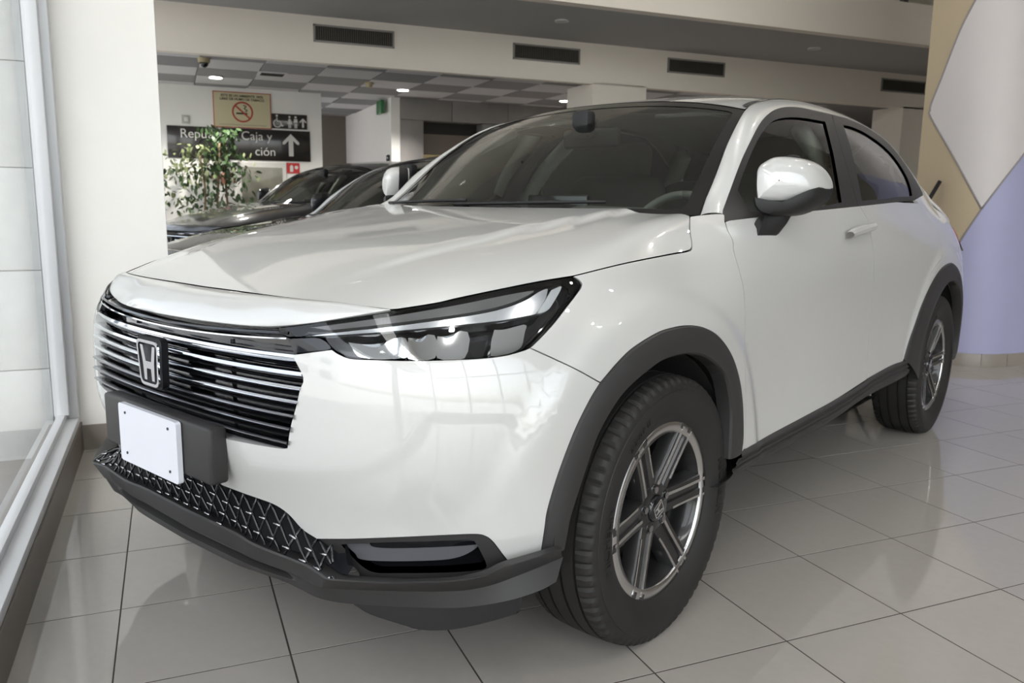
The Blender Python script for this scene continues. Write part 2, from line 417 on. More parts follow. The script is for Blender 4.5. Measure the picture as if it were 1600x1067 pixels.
# ---- pixel outlines (read off the photograph)
MESH_TOP = [(348, 759), (383.8, 772.5), (421, 785.6), (438.8, 794.7), (453.8, 806.9), (472.5, 827.5), (495, 842.5)]
FOG_TOP = [(495, 842.5), (547.5, 842.5), (620, 840), (695, 836.6), (741.9, 835), (758.8, 838.4), (770, 846.9), (783, 863.8), (797, 881.6)]
ARCH_LOW = [(845, 867.5), (851.6, 824), (855, 800), (866, 760), (879.6, 720), (898.8, 671), (921, 626), (938, 598)]
ARCH_TOP = [(938, 598), (966, 565.5), (988.8, 544), (1022.5, 522.8), (1045, 514), (1074, 509), (1101, 513), (1123.8, 527), (1141.8, 554), (1153, 588), (1158, 619.5), (1159.8, 650), (1160, 684), (1157, 707)]
ARCH_IN = [(880.6, 856), (886, 828), (892, 800), (919, 716), (932.5, 678), (955, 637.5), (977.5, 608), (1013.5, 576.8), (1033.8, 563), (1056, 555.4), (1076.5, 553), (1096.8, 556.5), (1117, 570), (1130.5, 590), (1137, 619.5), (1139.3, 650), (1138, 684), (1136.7, 717)]
SEAM_BF = [(938, 598), (896.9, 575.3), (828, 543.5)]
LAMP_BOT = [(829.4, 542), (818, 547), (790, 554.7), (752.5, 559.4), (696, 562), (640, 563), (586, 561.6), (548.8, 559.7), (530, 553), (518.8, 545.6)]
WEDGE_BOT = [(518.8, 545.6), (485, 550), (455, 554)]
GRILLE_R = [(455, 554), (473, 590), (468, 608), (462, 635), (453, 668), (448.5, 699.5)]
GRILLE_B = [(448.5, 699.5), (438, 699.7), (400, 694), (344, 683)]
LAMP_REAR = [(896, 432), (906, 439), (909, 445), (902.5, 456.3), (883.8, 480.6), (865, 505), (846, 525.6), (829.4, 542)]
HOOD_LAMP = [(608.8, 484.5), (680, 473.5), (715, 465.6), (790, 450), (846, 439), (896, 431)]
HOOD_GAP = [(896, 431), (973.8, 412), (1039, 399), (1071, 393.4)]
HOOD_CORN = [(1071, 393.4), (1079.7, 389.7), (1081, 379), (1077.8, 360.6), (1078, 338)]
DOOR_F = [(1132.8, 346), (1137, 360), (1145, 376.6), (1146.5, 392.5), (1156, 426), (1162, 454), (1164, 490), (1164.7, 570), (1165, 642), (1164, 690)]
SEAM_B = [(1343, 321.6), (1351, 334.4), (1357.8, 349.4), (1362.5, 377.5), (1365.5, 405), (1364, 448.8), (1360, 495), (1356, 540), (1353.8, 575), (1352.5, 594)]
SILL_T = [(1157, 707), (1162, 703), (1203, 679.6), (1265, 646.6), (1306, 624), (1347.5, 599), (1360, 588.9), (1392.9, 571), (1416, 562.5)]
SILL_B = [(1122.7, 764), (1153.6, 741.5), (1244, 692), (1306, 654.9), (1341, 630), (1364, 615.7), (1397, 599), (1415.6, 589)]
BELT = [(1131, 345), (1180.6, 339), (1268.8, 329), (1342, 321.6), (1416, 314), (1431, 311)]
def J(*segs):
    out = [segs[0]]
    for s in segs[1:]: out.append(s[1:])
    return np.vstack(out)
LP = lambda pts, k=6: LW.px(pts, k, umin=0.05, umax=4.25)
uvMeshTop = LP(MESH_TOP); uvFogTop = LP(FOG_TOP); uvArchLow = LP(ARCH_LOW); uvArchTop = LP(ARCH_TOP); uvArchIn = LP(ARCH_IN)
uvSeamBF = LP(SEAM_BF); uvLampBot = LP(LAMP_BOT); uvWedge = LP(WEDGE_BOT); uvGr = LP(GRILLE_R, 3); uvGb = LP(GRILLE_B)
uvDoorF = LP(DOOR_F); uvSeamB = LP(SEAM_B); uvSillT = LP(SILL_T); uvSillB = LP(SILL_B); uvBelt = LP(BELT)

# ---- front bumper
half = J(uvMeshTop, uvFogTop, LP([(797, 881.6), (845, 867.5)]), uvArchLow, uvSeamBF, uvLampBot, uvWedge, uvGr, uvGb)
half = np.vstack([[(0, .472)], [(uvMeshTop[0][0]*.5, .474)], half, [(uvGb[-1][0]*.5, .590)], [(0, .590)]])
panel('front_bumper', LW, np.vstack([half, mirU(half)[1:-1]]), PAINT, CAR, flange=.03, res=.02, bsp=.010)

# ---- front fenders
RA = [(2.027, .446), (2.059, .513), (2.094, .571), (2.173, .679), (2.287, .768), (2.413, .82), (2.543, .839), (2.657, .835), (2.78, .80), (2.90, .735), (2.99, .65), (3.06, .55), (3.09, .46)]
uvRA = xz(*dens(RA, 5).T)
tt = np.linspace(PI+.05, -.1, 60); uvRI = xz(2.625+.405*np.cos(tt), .345+.405*np.sin(tt))
fend = J(LP(HOOD_GAP), LP(HOOD_CORN), LP([(1078, 338), (1092.8, 336), (1129, 334), (1132.8, 346)], 3), uvDoorF, LP([(1164, 690), (1162, 703), (1157, 707)], 3), uvArchTop[::-1], uvSeamBF, LP(LAMP_REAR)[::-1])
for mi in (0, 1): panel('front_fender', LW, fend, PAINT, CAR, mirror=mi, res=.016)

# ---- doors, quarter panels
QUART_S = [(1424, 312), (1436, 340), (1441, 375), (1440, 402)]
doorF = J(uvDoorF[::-1], LP([(1131, 345), (1180.6, 339), (1268.8, 329), (1343, 321.6)]), uvSeamB, LP([(1352.5, 594), (1306, 624), (1265, 646.6), (1203, 679.6), (1164, 702), (1164, 690)]))
qs = xz([2.335], [1.135]); uvQ = dens(np.vstack([qs, xz([2.47, 2.49, 2.44], [1.04, .96, .87])]), 6)
kq = int(np.argmin(((uvRA-uvQ[-1])**2).sum(1)))
uvEy = xz(*(np.array([(2.0, .42), (2.02, .46), (2.055, .54), (2.10, .62), (2.16, .71), (2.25, .79), (2.36, .845), (2.44, .868)]).T))
doorR = J(uvSeamB[::-1], LP([(1343, 321.6), (1400, 315.4)]), uvQ, dens(uvEy, 5)[::-1], LP([(1414, 564), (1392.9, 571), (1360, 588.9), (1352.5, 594)]))
DLO_R = [(1300, 178.4), (1326, 185.6), (1354, 197.8), (1375, 211.8), (1393.7, 230.6), (1408.7, 247.5), (1421.8, 264.3), (1433, 279.3), (1437.4, 288.7), (1436.8, 300), (1431, 311)]
DRX = [(1.95, 1.472), (2.18, 1.458), (2.38, 1.410), (2.53, 1.345), (2.64, 1.290), (2.715, 1.245), (2.735, 1.215), (2.70, 1.182), (2.60, 1.160), (2.47, 1.150), (2.335, 1.137)]
uvDR = np.vstack([LP([(1300, 178.4), (1313, 181.8)], 2), dens(xz(*np.array(DRX).T), 6)]); kmx = 3+6*6
def quarter():
    low = xz([3.22, 3.20, 3.15, 3.1], [.80, .60, .50, .45])
    a = J(dens(uvEy, 5), uvQ[::-1], uvDR[:kmx-1:-1])
    b = np.vstack([xz([2.86, 2.91, 2.98, 3.04, 3.12, 3.2, 3.235], [1.21, 1.172, 1.105, 1.06, 1.02, .95, .87]), low])
    return np.vstack([a, b, uvRA[::-1]])
for mi in (0, 1):
    panel('front_door', LW, doorF, PAINT, CAR, mirror=mi, res=.022)
    panel('rear_door', LW, doorR, PAINT, CAR, mirror=mi, res=.022)
    panel('rear_quarter_panel', LW, quarter(), PAINT, CAR, mirror=mi, gap=.0005, res=.02)

# ---- window frames and side glass
DLO_F = [(1128, 332), (1140.6, 297.5), (1157.5, 252.5), (1172.5, 220.6), (1187.5, 192.5), (1202.5, 176.6), (1217.5, 169), (1234, 166.6), (1253, 168), (1275.6, 172.8), (1300, 178.4)]
BSEAM = [(1300, 178.4), (1312, 220), (1327, 270), (1342, 321.6)]
GL_F = [[(1153.8, 297), (1165, 263.8), (1183.8, 220.6), (1202.5, 194.4), (1215.6, 186), (1234, 183), (1257, 184), (1290, 189.7)], [(1290, 189.7), (1303.8, 245), (1316, 315.5)], [(1316, 315.5), (1281, 322.5), (1230, 326), (1174, 330)], [(1174, 330), (1153.8, 297)]]
GL_R = [[(1318.4, 195), (1330, 230.6), (1339.4, 270), (1347.8, 313)], [(1347.8, 313), (1414.5, 307)], [(1414.5, 307), (1411.5, 290.6), (1405, 262.4), (1399.4, 249.3), (1382.5, 228.7), (1360, 211.8), (1339.4, 201.5), (1318.4, 195)]]
uvDF, uvBS = LP(DLO_F), LP(BSEAM)
gf = J(*[LP(s) for s in GL_F])
gr = J(LP(GL_R[0]), LP([(1347.8, 313), (1390, 309.4)]), dens(xz(*np.array([(1.93, 1.142), (2.25, 1.150), (2.30, 1.165), (2.33, 1.21), (2.335, 1.26), (2.28, 1.33), (2.16, 1.385), (2.0, 1.415), (1.86, 1.424), (1.74, 1.424)]).T), 5), LP([(1321, 196), (1318.4, 195)], 2))
frF = J(uvDF, uvBS, LP([(1342, 321.6), (1268.8, 329), (1180.6, 339), (1131, 345), (1128, 332)], 4))
frR = J(uvDR, LP([(1431, 311), (1416, 314), (1342, 321.6)], 4), uvBS[::-1])
for mi in (0, 1):
    panel('front_window_frame', LW, frF, CLAD, CAR, [gf], off=-.002, gap=.0008, mirror=mi)
    panel('rear_window_frame', LW, frR, CLAD, CAR, [gr], off=-.002, gap=.0008, mirror=mi)
    panel('front_side_window', LW, gf, SGLASS, CAR, off=-.008, gap=-.006, flange=0, mirror=mi)
    panel('rear_side_window', LW, gr, RGLASS, CAR, off=-.008, gap=-.006, flange=0, mirror=mi)

# ---- pillar and roof rail: strip from the window frame edge to the windshield edge and roof ditch
E1 = np.array([(.440, -.697, 1.066), (.509, -.678, 1.117), (.57, -.667, 1.168), (.635, -.653, 1.222), (.703, -.637, 1.277), (.775, -.621, 1.325), (.845, -.605, 1.367), (.902, -.591, 1.396), (.957, -.577, 1.418), (1.05, -.556, 1.446), (1.17, -.541, 1.470), (1.3, -.532, 1.489), (1.5, -.524, 1.505), (1.8, -.517, 1.508), (2.1, -.508, 1.493), (2.4, -.515, 1.448), (2.62, -.555, 1.368), (2.80, -.615, 1.262), (2.90, -.675, 1.172), (2.97, -.73, 1.105)])
e2uv = np.vstack([LP([(1129, 334), (1128, 332)], 2), uvDF[1:], uvDR[1:kmx+1]])
n_ = 110
P2 = LW.ev(e2uv[:, 0], e2uv[:, 1]); N2 = LW.nrm(e2uv[:, 0], e2uv[:, 1]); P1 = dens(E1, 8)
s2 = np.r_[0, np.cumsum(np.linalg.norm(np.diff(P2, axis=0), axis=1))]; s1 = np.r_[0, np.cumsum(np.linalg.norm(np.diff(P1, axis=0), axis=1))]
ip = lambda t, s_, P: np.array([np.interp(t, s_, P[:, k]) for k in range(3)]).T
t2 = np.linspace(0, s2[-1], n_); e2, e2n = ip(t2, s2, P2), ip(t2, s2, N2)
f1 = np.linspace(0, s1[-1], 900); Q1 = ip(f1, s1, P1)
k1 = np.maximum.accumulate(np.array([f1[np.argmin(((Q1-p)**2).sum(1))] for p in e2])); k1[0] = 0
k1 = np.convolve(np.pad(k1, 5, 'edge'), np.ones(11)/11, 'valid'); k1[0] = 0
e1 = ip(k1, s1, P1)
rows = [e2-e2n*.012, e2]
mid = (e1+e2)/2; wid = np.linalg.norm(e1-e2, axis=1)[:, None]
side = (e1-e2)/wid; tang = np.gradient(mid, axis=0); tang /= np.linalg.norm(tang, axis=1)[:, None]
nn = np.cross(side, tang); nn *= np.sign((nn*e2n).sum())
nn = np.array([np.convolve(np.pad(nn[:, k], 4, 'edge'), np.ones(9)/9, 'valid') for k in range(3)]).T; nn /= np.linalg.norm(nn, axis=1)[:, None]
for f in (.12, .28, .45, .62, .8, .92): rows.append(e2+(e1-e2)*f+nn*wid*.10*(4*f*(1-f))**.8)
rows += [e1, e1-nn*.012]
for mi in (0, 1): loft('roof_rail_pillar', rows, PAINT, CAR, mi, autos=60)
for mi in (0, 1):
    k = e1[:, 0] > .98; dt = e1[k]; dn = nn[k]; ds = side[k]
    loft('roof_ditch_moulding', [dt+dn*.001, dt+ds*.012-dn*.003, dt+ds*.024-dn*.004], CLAD, CAR, mi)

# ---- hood
hx = np.array([-.76, -.68, -.60, -.47, -.277, 0, .2, .34])
hw = np.array([.545, .585, .635, .70, .775, .803, .803, .80])
hze = np.array([.862, .872, .885, .909, .936, .963, .978, .990])
hzc = np.array([.874, .902, .926, .960, .999, 1.042, 1.068, 1.083])
wk = np.array([0, .2, .4, .58, .72, .83, .92, 1.0, 1.06]);  g = np.array([1, .995, .975, .93, .83, .64, .36, 0, -.34])
gR = np.array([1, .997, .99, .975, .95, .90, .77, 0, -.6])
hn = np.zeros((len(hx), 2*len(wk)-1, 3))
for i in range(len(hx)):
    for j, w in enumerate(wk):
        kb = float(sstep(-.25, .25, np.array(hx[i]))); z = hze[i]+(hzc[i]-hze[i])*(g[j]*(1-kb)+gR[j]*kb)
        x = hx[i]+.02*w*w
        hn[i, len(wk)-1+j] = (x, -w*hw[i], z); hn[i, len(wk)-1-j] = (x, w*hw[i], z)
HVK = np.r_[-wk[:0:-1], wk]*.8
def hdisp(P, u, v):                                                   # raised centre panel with soft edges
    o = np.zeros_like(P); a = np.abs(P[:, 1]); e = .36+.20*np.clip((P[:, 0]+.7)/1.0, 0, 1)
    o[:, 2] = .011*(1-sstep(e-.012, e+.03, a))*sstep(-.70, -.35, P[:, 0]); return o
HS = Surf(hn, hx, HVK, (0, 0, 1), hdisp)
if HS.nrm(np.array([0.]), np.array([0.]))[0][2] < 0: HS.sg *= -1
HP = lambda pts, k=6: HS.inv(dens(pts, k), )
SHUT = [(198.1, 424.4), (233.8, 433.4), (290, 443.7), (346.3, 451.2), (440, 463.8), (530, 473.8), (608.8, 483.2)]
sh = HP(SHUT); sh = sh[sh[:, 1] >= 0]
hh = J(sh, HP(HOOD_LAMP), HP(HOOD_GAP), HP(HOOD_CORN))
rear = np.array([(.31-.10*(1-(t/.72)**2), t) for t in np.linspace(.70, 0, 12)])
hh = np.vstack([[(sh[0][0], 0)], hh, rear])
hl = np.vstack([hh, hh[::-1]*[1, -1]])
panel('hood', HS, hl, PAINT, CAR, res=.028, flange=.012, gap=.0018)

# ---- nose panel above the grille
lo = dens([(-.846, 0, .832), (-.833, -.18, .832), (-.792, -.335, .832), (-.757, -.45, .846), (-.70, -.54, .866), (-.652, -.588, .878)], 6)
shp = HS.ev(sh[:, 0], sh[:, 1]); shp = shp[np.argsort(-shp[:, 1])]
up_ = resamp(np.vstack([[shp[0]*[1, 0, 1]], shp]), len(lo))+[-.003, 0, -.001]
def sym3(P): return np.vstack([P[:0:-1]*[1, -1, 1], P])
lo, up_ = sym3(lo), sym3(up_)
w_ = np.linalg.norm(up_-lo, axis=1)[:, None]
rows = [lo+np.array([.035, 0, -.004]), lo+[.004, 0, -.004]]
for f in (0, .06, .2, .4, .6, .8, 1): rows.append(lo+(up_-lo)*f+np.array([-.25, 0, .97])*w_*.16*(4*f*(1-f))**.75)
rows.append(up_-[0, 0, .012])
loft('nose_panel', rows, PAINT, CAR, autos=50)

# ---- windshield, roof, tail
wk_ = np.array([0, .25, .5, .72, .88, 1.0]); vk = np.linspace(0, 1, 7)
Ed = resamp(dens(E1[:9], 8), 7); Ce = np.array([.225, 0, 1.058])+(np.array([.988, 0, 1.479])-np.array([.225, 0, 1.058]))*vk[:, None]+np.array([-.48, 0, .87])*(.030*4*vk*(1-vk))[:, None]
wn = np.zeros((11, 7, 3)); wy = wk_*.70
for i, w in enumerate(wk_):
    for j in range(7):
        q = np.array([Ce[j][0]+(Ed[j][0]-Ce[j][0])*w**2.2, Ed[j][1]*w, Ce[j][2]+(Ed[j][2]-Ce[j][2])*w**2.3]); wn[5+i, j] = q; wn[5-i, j] = q*[1, -1, 1]
WS = Surf(wn, np.r_[-wy[:0:-1], wy], vk*.9, (-.5, 0, .8))
if WS.nrm(np.array([0.]), np.array([.45]))[0][2] < 0: WS.sg *= -1
def ring(ua, va, vb, n=24):
    t = np.linspace(-1, 1, n)
    return np.vstack([np.c_[t*ua, np.full(n, va)], np.c_[np.full(n, ua), np.linspace(va, vb, n)], np.c_[-t*ua, np.full(n, vb)], np.c_[np.full(n, -ua), np.linspace(vb, va, n)]])
def rcorner(ua, va, vb, r, n=8):
    out = []
    for cx, cy, a0 in ((ua-r, va+r, -90), (ua-r, vb-r, 0), (-ua+r, vb-r, 90), (-ua+r, va+r, 180)):
        for k in range(n+1):
            a = math.radians(a0+90*k/n); out.append((cx+r*math.cos(a), cy+r*math.sin(a)))
    return np.array(out)
outl = ring(.698, .004, .897); innl = rcorner(.655, .045, .842, .035)
panel('windshield', WS, outl, WGLASS, CAR, flange=0, gap=.002, res=.05, bsp=.02, off=-.003)
panel('windshield_border', WS, outl, FRIT, CAR, [innl], flange=.004, gap=.001, res=.03, bsp=.015, off=-.0015)
rx = np.array([.93, 1.14, 1.3, 1.6, 2.0, 2.4, 2.7, 2.95, 3.08]); rye = np.array([.575, .545, .533, .524, .516, .512, .515, .515, .505])
rze = np.array([1.408, 1.464, 1.489, 1.506, 1.498, 1.447, 1.40, 1.365, 1.345]); rzc = np.array([1.468, 1.504, 1.527, 1.553, 1.558, 1.536, 1.495, 1.452, 1.42])
rw = np.array([0, .25, .5, .72, .88, 1.]); rn = np.zeros((len(rx), 11, 3))
for i in range(len(rx)):
    for j, w in enumerate(rw):
        q = np.array([rx[i], -w*rye[i], rze[i]+(rzc[i]-rze[i])*(1-w**2.4)]); rn[i, 5+j] = q; rn[i, 5-j] = q*[1, -1, 1]
RS = Surf(rn, rx, np.r_[-rw[:0:-1], rw]*.5, (0, 0, 1))
if RS.nrm(np.array([2.]), np.array([0.]))[0][2] < 0: RS.sg *= -1
t = np.linspace(-1, 1, 25)
rl = np.vstack([np.c_[.996-.02*np.abs(t)**2, t*.497], np.c_[np.linspace(1.0, 3.05, 30), np.full(30, .4975)], np.c_[3.07-.03*t*t, -t*.497], np.c_[np.linspace(3.04, .99, 30), np.full(30, -.4975)]])
panel('roof', RS, rl, PAINT, CAR, flange=.015, gap=.001, res=.06, bsp=.03)
hl_ = panel('headliner', RS, inset(clean_loop(rl, .03), .02), LINER, CAR, flange=0, off=-.045, res=.08, bsp=.03)
HT = {1.46: [(2.98, 0), (2.95, .25), (2.86, .42), (2.55, .49), (2.30, .495)], 1.39: [(3.06, 0), (3.05, .3), (2.98, .47), (2.72, .52), (2.48, .525)], 1.262: [(3.2, 0), (3.18, .35), (3.11, .51), (2.92, .595), (2.70, .615)], 1.172: [(3.28, 0), (3.26, .4), (3.19, .57), (3.0, .655), (2.80, .68)],
      1.105: [(3.33, 0), (3.31, .42), (3.25, .63), (3.08, .712), (2.90, .735)], 1.02: [(3.39, 0), (3.37, .42), (3.3, .66), (3.2, .745), (3.12, .765)], .87: [(3.46, 0), (3.44, .42), (3.38, .66), (3.29, .775), (3.235, .82)]}
rows = []
for z, L in HT.items():
    h = dens([(x, -y, z) for x, y in L], 5); rows.append(sym3(h))
rows = [r for r in np.moveaxis(np.array([dens(c, 4) for c in np.moveaxis(np.array(rows), 0, 1)]), 1, 0)]
def tail_part(name, keep, material):
    R = np.array(rows); nu, nv = R.shape[:2]; V_ = R.reshape(-1, 3); F_ = [(i*nv+j, (i+1)*nv+j, (i+1)*nv+j+1, i*nv+j+1) for i in range(nu-1) for j in range(nv-1) if keep(i, j)]
    bm = bmesh.new(); used = sorted({k for f in F_ for k in f}); vv = {k: bm.verts.new(V_[k]) for k in used}
    for f in F_: bm.faces.new([vv[k] for k in f])
    return from_bm(name, bm, material, CAR, True, 60)
isw = lambda i, j: 5 <= i < 16 and 11 <= j < 29
tail_part('tailgate', lambda i, j: not isw(i, j), PAINT)
tail_part('rear_window', isw, RGLASS)
U = uk[-1]
tl = np.vstack([xz([3.235, 3.22, 3.20, 3.15, 3.1], [.87, .80, .60, .50, .40]), [(U, .36)], [(U, .87)]])
for mi in (0, 1):
    panel('rear_bumper', LW, tl, PAINT, CAR, mirror=mi, gap=.0003, flange=.01)
    panel('tail_lamp', LW, xz([3.13, 3.19, 3.245, 3.25, 3.2, 3.14], [.995, .945, .90, .875, .90, .955]), REDLENS, CAR, off=.004, mirror=mi, flange=.006)

# ---- wheel arch mouldings and sills
PRF = [(-.02, -.004), (0, .0), (.06, .006), (.3, .010), (.7, .011), (.94, .008), (1, .002), (1.0, -.035)]
archO = np.vstack([LP([(845, 867.5), (846, 862)], 2)[:1], uvArchLow, uvArchTop[1:]])
for mi in (0, 1):
    band('wheel_arch_moulding', LW, archO, uvArchIn, PRF, CLAD, CAR, 90, mi)
    band('wheel_arch_moulding', LW, uvRA, resamp(uvRI, 70), PRF, CLAD, CAR, 90, mi)
    sp_ = [(-.01, -.003), (0, .002), (.06, .008), (.12, .012), (.17, .005), (.30, .005), (.34, .011), (.40, .011), (.44, .005), (.50, .006), (.55, .014), (.7, .012), (.97, -.004), (1, -.02), (1, -.12)]
    # sill: from the white edge down, profile with two grooves
    sill = band('side_sill_cladding', LW, uvSillT, uvSillB, sp_, CLAD, CAR, 60, mi)

# ---- wheel wells and underbody
def well(xc, r, y0, y1, name):
    tt = np.linspace(-.06, PI+.06, 40); V = []; F = []
    for a in tt:
        for y in (y0, y1): V.append((xc+r*math.cos(a), y, .345+r*math.sin(a)))
    F = grid_faces(len(tt), 2)
    for y_ in (1,):
        V.append((xc, y1, .2)); c = len(V)-1
        F += [(2*i+1, 2*i+3, c) for i in range(len(tt)-1)]
    return V, F
for sgn in (-1, 1):
    for xc, r in ((-.035, .398), (2.625, .418)):
        V, F = well(xc, r, sgn*.85, sgn*.56, '')
        mk('wheel_well_liner', V, F, mat('wheel_well_black', (.010, .010, .010), .85, bump=.2, bscale=120), CAR, True)
mk('underbody', [(-.50, -.45, .25), (-.50, .45, .25), (-.40, .52, .24), (-.40, -.52, .24), (3.2, -.55, .26), (3.2, .55, .26), (.46, -.74, .235), (.46, .74, .235), (2.15, -.74, .235), (2.15, .74, .235), (.46, -.54, .235), (.46, .54, .235), (2.15, -.54, .235), (2.15, .54, .235)],
   [(0, 1, 2, 3), (3, 2, 11, 10), (10, 11, 13, 12), (6, 10, 12, 8), (11, 7, 9, 13), (12, 13, 5, 4)], BLACKP, CAR)
box('engine_bay_shield', (-.38, 0, .57), (.30, 1.0, .60), BLACKP, CAR, bev=.05)

# ---- grille
BARS = [(.455, -.788, .777, .020), (.480, -.792, .747, .015), (.480, -.797, .718, .013), (.474, -.801, .689, .013), (.467, -.807, .660, .012), (.459, -.812, .633, .012), (.452, -.814, .604, .010)]
def gcurve(ye, xe, z, n=41, xc=-.843):
    y = np.linspace(ye, -ye, n); f = np.abs(y/ye); return np.c_[xc+(xe-xc)*(.75*f**2+.25*f**4), y, np.full(n, z)]
gb = [gcurve(.50, -.775, .835), gcurve(.505, -.775, .70), gcurve(.47, -.79, .585)]
grille = loft('grille', [g_+[.045, 0, 0] for g_ in gb], GLOSSB, CAR)
for i, (ye, xe, z, h) in enumerate(BARS):
    c = gcurve(ye, xe, z); o = np.array([1, 0, 0]); dz = np.array([0, 0, 1])
    pr = [(.05, .3), (.016, .45), (.003, .38), (-.001, .1), (.004, -.35), (.014, -.55), (.05, -.5)]
    sl = loft('grille_slat', [c+o*a+dz*h*b for a, b in pr], CHROME if i < 4 else DCHROME, grille, autos=40)
    c2 = gcurve(ye*.99, xe, z-.0155); loft('grille_slat', [c2+o*.02+dz*.0035, c2+o*.012, c2+o*.02-dz*.0035], GLOSSB, grille)
tc_ = gcurve(.43, -.79, .806); tc_[:, 2] += .012*(np.abs(tc_[:, 1])/.43)**2
loft('grille_slat', [tc_+[.04, 0, .012], tc_+[.006, 0, .012], tc_+[.002, 0, .008], tc_+[.006, 0, .003], tc_+[.04, 0, .002]], GLOSSB, grille)
loft('grille_slat', [tc_+[.03, 0, -.001], tc_+[-.001, 0, 0], tc_+[-.002, 0, -.003], tc_+[.03, 0, -.007]], CHROME, grille)
for y in (-.22, .22): boxes('grille_rib', [((-.79, y, .69), (.008, .003, .2))], GLOSSB, grille)

# ---- front emblem
EM = Matrix(((0, -.02, -1, -.862), (-1, 0, 0, 0), (0, 1, -.02, .718), (0, 0, 0, 1)))
def rpoly(pts, r=.012, n=5):
    out = []; N = len(pts)
    for i in range(N):
        p0, p, p2 = np.array(pts[i-1]), np.array(pts[i]), np.array(pts[(i+1) % N])
        a = p+(p0-p)/np.linalg.norm(p0-p)*r; b = p+(p2-p)/np.linalg.norm(p2-p)*r
        for k in range(n+1):
            t = k/n; out.append((1-t)**2*a+2*t*(1-t)*p+t*t*b)
    return [tuple(q) for q in out]
def frame_mesh(name, po, pi, h, M, material, parent):
    n = len(po); V = [M @ Vector((*p, 0)) for p in po]+[M @ Vector((*p, h)) for p in po]+[M @ Vector((*p, h)) for p in pi]+[M @ Vector((*p, 0)) for p in pi]; F = []
    for i in range(n):
        j = (i+1) % n
        for a in range(3): F.append((a*n+i, a*n+j, (a+1)*n+j, (a+1)*n+i))
    bm = bmesh.new(); vv = [bm.verts.new(v) for v in V]
    for f in F: bm.faces.new([vv[i] for i in f])
    return from_bm(name, bm, material, parent)
HP_ = [(-.036, .041), (-.023, .041), (-.013, .004), (.013, .004), (.023, .041), (.036, .041), (.027, .0), (.024, -.041), (.012, -.041), (.010, -.013), (-.010, -.013), (-.012, -.041), (-.024, -.041), (-.027, .0)]
def emblem(name, M, parent, s=1.0, base=True):
    T = [(-.052, .054), (-.043, -.054), (.043, -.054), (.052, .054)]
    sc_ = lambda P, k: [(x*k*s, y*k*s) for x, y in P]
    e = prism(name, rpoly(sc_(T, 1.12), .016*s), .016*s, mat('emblem_black', (.006, .006, .008), .5, spec=.2), parent, M @ Matrix.Translation((0, 0, -.010*s)))
    frame_mesh('emblem_frame', rpoly(sc_(T, 1.0), .017*s), rpoly(sc_(T, .87), .014*s), .009*s, M @ Matrix.Translation((0, 0, .004*s)), CHROME, e)
    prism('emblem_letter', sc_(HP_, 1.0), .007*s, CHROME, e, M @ Matrix.Translation((0, 0, .005*s)))
    return e
emblem('front_emblem', EM, CAR)

# ---- licence plate bracket and plate
br = box('plate_bracket', (-.852, 0, .544), (.044, .512, .128), CLAD, CAR, bev=.008, seg=3)
pl = prism('licence_plate', rpoly([(-.141, .072), (-.141, -.072), (.141, -.072), (.141, .072)], .01), .012, PLATE, CAR, Matrix(((0, 0, -1, -.8765), (-1, 0, 0, 0), (0, 1, 0, .5325), (0, 0, 0, 1))))
for y in (-.105, .105):
    for z in (.484, .584): cyl('plate_screw', (-.888, y, z), (-.8905, y, z), .0035, GLOSSB, pl, 8)

# ---- front lip, lower mesh, corner vents
def R3(L): return np.array([at(*q) for q in L])
zt = lambda L, Z: R3([(u, v, 'z', z) for (u, v), z in zip(L, Z)])
lipT = zt([(316, 807), (365, 829.7), (397.5, 849), (453.8, 871.6), (482, 882.8), (500.6, 895), (515.6, 903.4), (555, 907), (610, 909.5), (660, 908.5), (705, 906.5), (742, 902), (770, 894.7), (797, 881.6), (845, 867.5), (878, 857)],
          [.345, .345, .345, .345, .344, .341, .339, .340, .343, .347, .351, .356, .362, .370, .379, .383])
lipC = zt([(316, 835), (360, 854.7), (397.5, 874.4), (453.8, 895), (476, 907), (495, 916), (512, 918.6), (545, 920.5), (603.8, 923), (655, 924), (695, 923.8), (732.5, 921.5), (770, 913.4), (807.5, 900), (845, 885), (880, 870)],
          [.300, .300, .300, .300, .300, .299, .299, .300, .301, .303, .306, .312, .322, .334, .343, .350])
lipB = zt([(316, 857), (365, 880), (400, 893), (445, 909), (470, 921), (492, 932), (512, 938), (545, 943), (603, 947), (655, 949), (690, 950), (725, 949), (765, 944), (807, 935), (845, 922), (869, 909)],
          [.272, .272, .272, .272, .268, .264, .262, .262, .264, .267, .270, .275, .283, .293, .302, .310])
for Q in (lipT, lipC, lipB): Q[0, 1] = 0.
lt, lc, lb = (sym3(dens(Q, 5)) for Q in (lipT, lipC, lipB))
inn = np.array([.045, 0, 0]); gk = np.clip((.43-np.abs(lc[:, 1]))/.05, 0, 1)[:, None]
ge = np.clip((.80-np.abs(lt[:, 1]))/.12, 0, 1)[:, None]
rows = [lt+ge*[.05, 0, -.01]+(1-ge)*np.c_[np.zeros(len(lt)), -np.sign(lt[:, 1])*.02, np.zeros(len(lt))], lt+[.006, 0, .0], lt, lt+(lc-lt)*.08+[-.004, 0, 0], lt+(lc-lt)*.93+[-.003, 0, 0], lc, lc+(lb-lc)*.18+gk*[.016, 0, 0], lc+(lb-lc)*.42+gk*[.016, 0, 0], lc+(lb-lc)*.52+gk*[-.004, 0, 0], lb, lb+ge*[.10, 0, .004]+(1-ge)*np.c_[np.zeros(len(lt)), -np.sign(lt[:, 1])*.04, np.zeros(len(lt))]]
rows = [np.where(np.abs(r) > 0, r, r) for r in rows]
loft('front_lip', rows, CLAD, CAR, autos=25)
